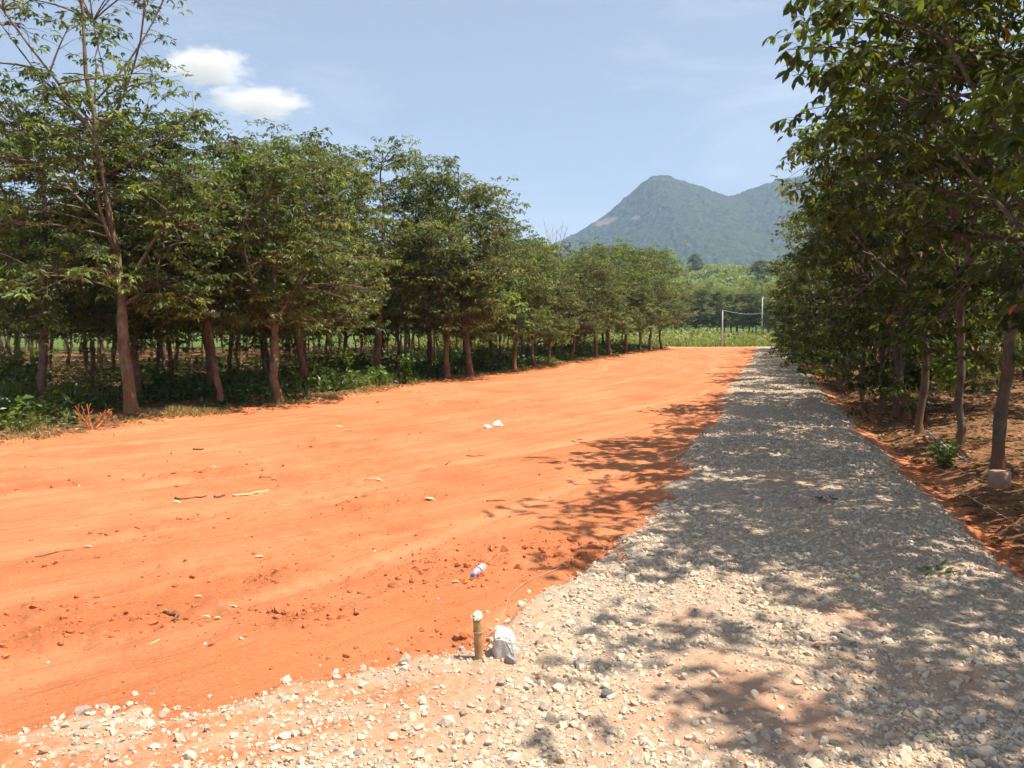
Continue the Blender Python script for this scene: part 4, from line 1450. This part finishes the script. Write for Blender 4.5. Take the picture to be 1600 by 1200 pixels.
# string trailing over the earth
pts = []
for px_, py_ in ((752, 1012), (768, 992), (779, 971), (791, 950), (792, 940), (797, 930), (812, 916), (830, 905), (848, 900), (868, 892), (884, 885), (900, 882), (915, 884), (930, 878)):
    a_, b_ = gp(px_, py_)
    pts.append((a_, b_, hz(a_, b_) + 0.008))
pts[0] = (X, Y, z0 + 0.13)
pts = np.array(pts)
tt = np.linspace(0, len(pts) - 1, 70)
sm = np.stack([np.interp(tt, np.arange(len(pts)), pts[:, k]) for k in range(3)], 1)
sm[3:-3] = (sm[:-6] + sm[1:-5] + sm[3:-3] + sm[5:-1] + sm[6:]) / 5
mb = MB(); mb.tube(sm, 0.0022, 5)
tag(link('string', mb.mesh('string', M_STRING, True)), 'thin pale string running from the bamboo stake along the gravel edge', 'string')
# white rock
M_WROCK = simple_mat('white_rock', (0.50, 0.46, 0.43), (0.76, 0.73, 0.69), 34, 0.9, 0.9, 60, detail=6)
X, Y = gp(786, 1034)
import bmesh
bm = bmesh.new()
q = [(-0.062, -0.05, -0.03), (0.055, -0.062, -0.03), (0.068, 0.05, -0.03), (-0.05, 0.06, -0.03), (-0.075, -0.045, 0.105), (0.018, -0.058, 0.088), (0.062, 0.03, 0.108), (-0.035, 0.055, 0.142), (-0.03, -0.06, 0.112), (0.066, -0.03, 0.085), (0.03, 0.052, 0.128)]
for p_ in q: bm.verts.new(p_)
bmesh.ops.convex_hull(bm, input=bm.verts)
bmesh.ops.bevel(bm, geom=bm.edges[:], offset=0.007, segments=2, affect='EDGES')
bmesh.ops.triangulate(bm, faces=bm.faces[:])
bmesh.ops.subdivide_edges(bm, edges=bm.edges[:], cuts=1)
rgr = random.Random(4)
for v in bm.verts:
    v.co += v.normal * rgr.gauss(0, 0.0016)
me = bpy.data.meshes.new('white_rock'); bm.to_mesh(me); bm.free(); me.materials.append(M_WROCK)
o = link('white_rock', me, None, (X, Y, hz(X, Y) + 0.005)); o.rotation_euler = (0.06, 0.05, 0.35); o.scale = (0.86, 0.86, 0.92)
tag(o, 'white angular rock standing against the bamboo stake', 'rock')
for px_, py_, w, lab, mt in ((1014, 1008, 16, 'rounded cream stone lying alone on the bare earth patch', M_STONE), (905, 1052, 26, 'large pale flat stone lying in the gravel right of the white rock', M_WROCK), (797, 1048, 28, 'small pale stone touching the foot of the white rock', M_WROCK),
                             (722, 1020, 15, 'small cream stone left of the bamboo stake', M_STONE), (946, 1110, 22, 'dark grey stone in the pale foreground gravel', None)):
    X, Y = gp(px_, py_); rad = w / F * Y / 2 * 1.1
    sv, sf = STONES[(px_) % 14]
    if mt is None:
        mt = simple_mat('dark_stone', (0.10, 0.095, 0.095), (0.20, 0.185, 0.18), 30, 0.85, 0.4)
    t = np.zeros((12, 4)); t[:, 0] = 0.6; t[:, 3] = 1
    o = link('loose_stone', mesh_np('loose_stone', sv, sf, mt, False, {'tint': ('FLOAT_COLOR', t)}), None, (X, Y, hz(X, Y) + rad * 0.35))
    o.scale = (rad,) * 3; o.rotation_euler = (0.2, 0.1, px_)
    tag(o, lab, 'stone')


# plastic bottle
def lathe(prof, n=20):
    a = np.linspace(0, 2 * np.pi, n, endpoint=False)
    prof = np.array(prof)
    v = np.stack([np.repeat(prof[:, 0], n), np.outer(prof[:, 1], np.cos(a)).ravel(), np.outer(prof[:, 1], np.sin(a)).ravel()], 1)
    i = np.arange(len(prof) - 1)[:, None] * n; j = np.arange(n)[None]; j2 = (j + 1) % n
    return v, np.stack([(i + j).ravel(), (i + j2).ravel(), (i + n + j2).ravel(), (i + n + j).ravel()], 1)


mP, nt, out = new_mat('clear_plastic')
p = nd(nt, 'ShaderNodeBsdfPrincipled', Roughness=0.12)
p.inputs['Base Color'].default_value = (0.80, 0.80, 0.86, 1)
tr_ = nd(nt, 'ShaderNodeBsdfTransparent'); tr_.inputs['Color'].default_value = (0.93, 0.93, 0.98, 1)
lw = nd(nt, 'ShaderNodeLayerWeight', Blend=0.45)
mx = nd(nt, 'ShaderNodeMixShader')
nt.links.new(maprange(nt, lw.outputs['Facing'], 0, 1, 0.12, 0.6), mx.inputs[0])
nt.links.new(tr_.outputs[0], mx.inputs[1]); nt.links.new(p.outputs[0], mx.inputs[2]); nt.links.new(mx.outputs[0], out.inputs['Surface'])
M_BLUE = simple_mat('blue_plastic', (0.02, 0.14, 0.50), (0.03, 0.18, 0.58), 5, 0.3, spec=0.5)
xa, ya = gp(738, 906); xb, yb = gp(767, 884)
bt = bpy.data.objects.new('plastic_bottle', None); col.objects.link(bt)
Lb = 0.23
bt.location = (xa, ya, hz(xa, ya) + 0.036)
bt.rotation_euler = (0, -0.02, math.atan2(yb - ya, xb - xa))
bt.scale = (0.82,) * 3
tag(bt, 'empty clear plastic bottle with blue cap lying on the red earth', 'bottle')
pr = [(0.015, 0.013), (0.035, 0.0135), (0.055, 0.024), (0.078, 0.032), (0.098, 0.033), (0.102, 0.031), (0.108, 0.033), (0.15, 0.033), (0.155, 0.0315), (0.16, 0.033), (0.20, 0.033), (0.222, 0.031), (0.23, 0.024), (0.226, 0.004)]
v, f = lathe(pr); link('bottle_body', mesh_np('bottle_body', v, f, mP, True), bt)
v, f = lathe([(0.0, 0.002), (0.0, 0.0145), (0.002, 0.0155), (0.02, 0.0155), (0.021, 0.012)]); link('cap', mesh_np('cap', v, f, M_BLUE, True), bt)
v, f = lathe([(0.098, 0.0338), (0.1, 0.0345), (0.118, 0.0345), (0.12, 0.0338)]); link('label_band', mesh_np('label_band', v, f, M_BLUE, True), bt)
# white litter
M_WHITE = simple_mat('white_litter', (0.78, 0.78, 0.76), (0.84, 0.84, 0.84), 10, 0.6)
for q, (px_, py_, w, h_, lab) in enumerate(((762, 668, 0.12, 0.07, 'small crumpled white scrap left of the larger white litter'), (778, 666, 0.17, 0.10, 'larger crumpled white litter in the middle of the red field'))):
    X, Y = gp(px_, py_)
    bm = bmesh.new(); bmesh.ops.create_icosphere(bm, subdivisions=2, radius=1)
    rq = random.Random(q + 9)
    for v in bm.verts:
        k = 1 + rq.gauss(0, 0.16)
        v.co = Vector((v.co.x * w * 0.6 * k, v.co.y * w * 0.42 * k, max(v.co.z, -0.35) * h_ * 0.62 * k))
    me = bpy.data.meshes.new('litter'); bm.to_mesh(me); bm.free(); me.materials.append(M_WHITE)
    o = link('litter', me, None, (X, Y, hz(X, Y) + h_ * 0.25)); o.rotation_euler = (0.2, 0.1, q * 0.9)
    tag(o, lab, 'litter')
# dry leaves, wood chips and sticks on the earth
M_CHIP = simple_mat('dry_chip', (0.60, 0.46, 0.22), (0.72, 0.60, 0.34), 20, 0.85)
M_STICK = simple_mat('stick', (0.16, 0.08, 0.04), (0.30, 0.17, 0.09), 20, 0.9)
chips = ((332, 727, 14, 'pale chip far left of the field near the tree line'), (584, 748, 34, 'long pale wood chip in the middle of the field'), (672, 779, 20, 'pale dry chip left of the tree shadows'), (528, 666, 14, 'small pale chip in the far part of the field'),
         (545, 672, 16, 'pale chip just right of a smaller one in the field'), (275, 781, 18, 'pale leaf beside the dark stick on the left'), (136, 856, 18, 'pale dry leaf at the left of the near field'), (405, 869, 14, 'yellowish dry leaf in the near field'),
         (323, 965, 18, 'pale flat chip in the near left field'), (340, 973, 12, 'small pale chip next to a larger one near the gravel'), (365, 950, 14, 'narrow pale chip above the turned earth'), (712, 912, 14, 'yellowish chip left of the bottle'), (310, 928, 12, 'pale speckled leaf above the turned earth'))
for px_, py_, w, lab in chips:
    X, Y = gp(px_, py_); L_ = w / F * Y
    v, f, k = leaflets(np.zeros((1, 3)), np.array([[1.0, 0, 0.06]]), np.array([1.0]), np.random.default_rng(px_), 2, 0.35, 0.1)
    v2 = v - np.array([0, 0, 0.05])
    n = len(v)
    ff = np.vstack([f, f[:, ::-1] + n, [(a_, (a_ + 1) % n, (a_ + 1) % n + n) for a_ in range(n)], [(a_, (a_ + 1) % n + n, a_ + n) for a_ in range(n)]])
    o = link('dry_chip', mesh_np('dry_chip', np.vstack([v, v2]), ff, M_CHIP), None, (X - L_ / 2, Y, hz(X, Y) + 0.012))
    o.scale = (L_, L_, L_); o.rotation_euler = (0, 0, (px_ % 7) * 0.12 - 0.3)
    tag(o, lab, 'wood chip')
for (a0, b0), (a1, b1), rad, lab in (((270, 777), (325, 772), 0.012, 'dark reddish stick left of two others in the field'), ((330, 776), (348, 775), 0.014, 'short greenish stick between two longer ones'), ((362, 776), (420, 768), 0.011, 'long pale stick lying right of the dark one'),
                                     ((405, 742), (426, 748), 0.008, 'short thin stick near the middle of the left field'), ((304, 699), (318, 699), 0.016, 'small dark stick near the left tree line'), ((688, 721), (705, 717), 0.008, 'thin dark twig left of the field centre'),
                                     ((728, 710), (755, 708), 0.007, 'thin curved twig in the centre of the field'), ((760, 783), (792, 780), 0.008, 'thin reddish twig near the tree shadows'), ((258, 952), (280, 960), 0.013, 'dark broken stick in the turned earth at the near left'),
                                     ((60, 875), (118, 858), 0.006, 'thin dark twig at the near left of the field'), ((235, 1008), (243, 985), 0.004, 'pale straw sticking out of the turned earth')):
    x0, y0 = gp(a0, b0); x1, y1 = gp(a1, b1)
    rg = np.random.default_rng(a0)
    p0 = np.array([x0, y0, hz(x0, y0) + rad * 0.8]); p1 = np.array([x1, y1, hz(x1, y1) + rad * 0.9])
    t = np.linspace(0, 1, 7)[:, None]
    pl = p0 * (1 - t) + p1 * t + rg.normal(size=(7, 3)) * np.array([0.012, 0.03, 0.002])
    mb = MB(); mb.tube(pl - p0, np.linspace(rad, rad * 0.6, 7), 6, wob=0.1, rng=rg)
    tag(link('stick', mb.mesh('stick', M_CHIP if 'pale' in lab else M_STICK, True), None, p0), lab, 'stick')
# dark leaf clump on the road
M_DARKLEAF = simple_mat('wilted_leaf', (0.03, 0.035, 0.015), (0.07, 0.06, 0.03), 10, 0.7)
for px_, py_, lab in ((1290, 789, 'dark wilted leaf bunch on the gravel road'), (1466, 905, 'small green leafy sprig lying on the near gravel')):
    X, Y = gp(px_, py_)
    v, f, t = whorls(np.zeros((1, 3)), np.random.default_rng(px_), 0.075, 2, 5, 6, None, 0.1)
    v[:, 2] = np.abs(v[:, 2]) * 0.6
    o = link('leaf_bunch', mesh_np('leaf_bunch', v, f, M_DARKLEAF if px_ < 1300 else M_UNDER, False, {'tint': ('FLOAT_COLOR', t)}), None, (X, Y, hz(X, Y) + 0.012))
    tag(o, lab, 'leaves')

# ------------------------------------------------------------------ right verge: concrete block, strings, pipe
mC = simple_mat('cast_concrete', (0.30, 0.18, 0.12), (0.44, 0.29, 0.20), 9, 0.9, 0.4, 40)
tr, X, Y = right_front[0]
v, f = lathe([(-0.12, 0.002), (-0.12, 0.105), (0.14, 0.102), (0.152, 0.098), (0.156, 0.088), (0.152, 0.002)], 28)
v = v[:, [1, 2, 0]]
X2, Y2 = gp(1561, 762)
tb = link('concrete_block', mesh_np('concrete_block', v, f[:, ::-1], mC, True), None, (X2, Y2, hz(X2, Y2) + 0.02))
tag(tb, 'round reddish concrete block at the foot of the nearest right tree', 'concrete block')
M_POLE0 = simple_mat('grey_pipe', (0.30, 0.29, 0.28), (0.40, 0.38, 0.35), 6, 0.6)
for (P, lab, rad, mt) in ((((1322, 660), (1345, 672), (1372, 686), (1392, 698)), 'pale string stretched low beside the far gravel edge', 0.004, M_STRING),
                          (((1490, 750), (1520, 770), (1560, 791), (1600, 814), (1640, 838)), 'pale string stretched low in front of the concrete block', 0.0028, M_STRING),
                          (((1448, 668), (1470, 686), (1492, 705), (1515, 716)), 'pale plastic pipe lying between slender trees on the right', 0.014, M_POLE0)):
    pl = []
    for a_, b_ in P:
        x_, y_ = gp(a_, b_, 0.12); pl.append((x_, y_, max(hz(x_, y_), 0.05) + rad + 0.01))
    pl = np.array(pl); t = np.linspace(0, len(pl) - 1, 24)
    pl = np.stack([np.interp(t, np.arange(len(pl)), pl[:, k]) for k in range(3)], 1)
    mb = MB(); mb.tube(pl - pl[0], rad, 7)
    tag(link('pipe' if 'pipe' in lab else 'string', mb.mesh('line', mt, True), None, pl[0]), lab, 'pipe' if 'pipe' in lab else 'string')

# ------------------------------------------------------------------ utility poles at the far end
M_POLE = simple_mat('pole_concrete', (0.42, 0.38, 0.34), (0.52, 0.48, 0.43), 3, 0.85)
M_WIRE = simple_mat('wire', (0.20, 0.19, 0.18), (0.26, 0.25, 0.24), 3, 0.6)


def pole(px_, ptop, pbot, Y, lab, arm):
    Xb, Yb, Zb = at_depth(px_, pbot, Y); Xt, Yt, Zt = at_depth(px_, ptop, Y)
    g0 = hz(Xb, Y) if Y < 81 else -0.06
    e = bpy.data.objects.new('utility_pole', None); col.objects.link(e); e.location = (Xb, Y, g0)
    tag(e, lab, 'utility pole')
    h = Zt - g0
    mb = MB(); mb.tube(np.array([[0, 0, -0.2], [0, 0, h / 2], [0, 0, h]]), [0.065, 0.058, 0.048], 8) if Y < 81 else mb.tube(np.array([[0, 0, -0.2], [0, 0, h / 2], [0, 0, h]]), [0.14, 0.12, 0.10], 8)
    link('shaft', mb.mesh('shaft', M_POLE, True), e)
    if arm:
        mb = MB(); mb.box((arm / 2 - 0.1, 0, h - 0.1), (arm, 0.11, 0.11)); ca = link('crossarm', mb.mesh('crossarm', M_POLE), e)
        for q in (0.1, arm - 0.25):
            mb = MB(); mb.tube(np.array([[q, 0, h - 0.05], [q, 0, h + 0.08], [q, 0, h + 0.16]]), [0.05, 0.06, 0.03], 7); link('insulator', mb.mesh('insulator', M_WHITE, True), ca)
    else:
        mb = MB(); mb.tube(np.array([[0, 0, h - 0.02], [0, 0, h + 0.05]]), [0.058, 0.05], 8); link('cap', mb.mesh('cap', M_POLE, True), e)
    return (Xb, Y, g0 + h)


A = pole(1128, 485, 541, 62.5, 'thin pale pole standing at the far end of the red field', 0)
B = pole(1190, 465, 523, 128.0, 'taller pole with a crossarm behind the grassy strip', 3.0)
mb = MB()


def sag(p, q, s, n=14):
    t = np.linspace(0, 1, n)[:, None]
    r_ = np.array(p) * (1 - t) + np.array(q) * t
    r_[:, 2] -= 4 * s * (t * (1 - t))[:, 0]
    return r_


for p_, q_, s_, lab in ((A, at_depth(1194, 488, 128.0), 0.3, 'pale wire from the thin pole to the taller pole'), ((B[0], B[1], B[2] - 0.1), (B[0] + 70, B[1] + 10, B[2] + 1), 1.0, 'wire running right from the taller pole'), (A, at_depth(1020, 482, 90.0), 0.4, 'wire running left from the thin pole')):
    mb = MB(); pl = sag(p_, q_, s_); mb.tube(pl - pl[0], 0.022 if 'left' in lab else 0.03, 5)
    tag(link('wire', mb.mesh('wire', M_WIRE, True), None, pl[0]), lab, 'wire')

# ------------------------------------------------------------------ clouds
def cloud(px_, py_, w, h, seed, lab, D=3600.0):
    X, Y, Z = at_depth(px_, py_, D)
    sx = w / F * D / 2; sz = h / F * D / 2
    bm = bmesh.new(); bmesh.ops.create_icosphere(bm, subdivisions=3, radius=1.25)
    me = bpy.data.meshes.new('cloud'); bm.to_mesh(me); bm.free()
    m, nt, out = new_mat('cloud_%d' % seed)
    tc = nd(nt, 'ShaderNodeTexCoord')
    P = tc.outputs['Object']
    ns = nd(nt, 'ShaderNodeTexNoise', Scale=1.9, Detail=8.0, Roughness=0.6)
    ad = nd(nt, 'ShaderNodeVectorMath', operation='ADD'); ad.inputs[1].default_value = (seed * 3.1, seed * 1.7, 0)
    nt.links.new(P, ad.inputs[0]); nt.links.new(ad.outputs[0], ns.inputs['Vector'])
    ln = nd(nt, 'ShaderNodeVectorMath', operation='LENGTH'); nt.links.new(P, ln.inputs[0])
    su = nd(nt, 'ShaderNodeMath', operation='MULTIPLY_ADD'); su.inputs[1].default_value = 2.1
    nt.links.new(ns.outputs['Fac'], su.inputs[0])
    ng = nd(nt, 'ShaderNodeMath', operation='MULTIPLY'); ng.inputs[1].default_value = -1.0
    nt.links.new(ln.outputs['Value'], ng.inputs[0]); nt.links.new(ng.outputs[0], su.inputs[2])
    den = maprange(nt, su.outputs[0], 0.10, 0.66, 0.0, 0.013, True)
    pv = nd(nt, 'ShaderNodeVolumePrincipled')
    pv.inputs['Color'].default_value = (1.0, 0.96, 0.94, 1)
    pv.inputs['Anisotropy'].default_value = 0.0
    nt.links.new(den, pv.inputs['Density'])
    nt.links.new(pv.outputs['Volume'], out.inputs['Volume'])
    me.materials.append(m)
    o = link('cloud', me, None, (X, Y, Z))
    o.scale = (sx, sx * 0.8, sz)
    tag(o, lab, 'cloud')


cloud(322, 104, 150, 56, 1, 'upper left of the two small white clouds')
cloud(408, 160, 175, 44, 5, 'lower right of the two small white clouds')

# ------------------------------------------------------------------ haze
me = bpy.data.meshes.new('haze')
mb = MB(); mb.box((300, 1100, 199), (7000, 5000, 404))
mH, nt, out = new_mat('haze')
pv = nd(nt, 'ShaderNodeVolumePrincipled')
pv.inputs['Color'].default_value = (0.48, 0.64, 1.0, 1)
pv.inputs['Density'].default_value = 0.00025
pv.inputs['Anisotropy'].default_value = 0.0
nt.links.new(pv.outputs['Volume'], out.inputs['Volume'])
tag(link('haze', mb.mesh('haze', mH)), 'pale blue haze in front of the distant mountain', 'haze', kind='stuff')
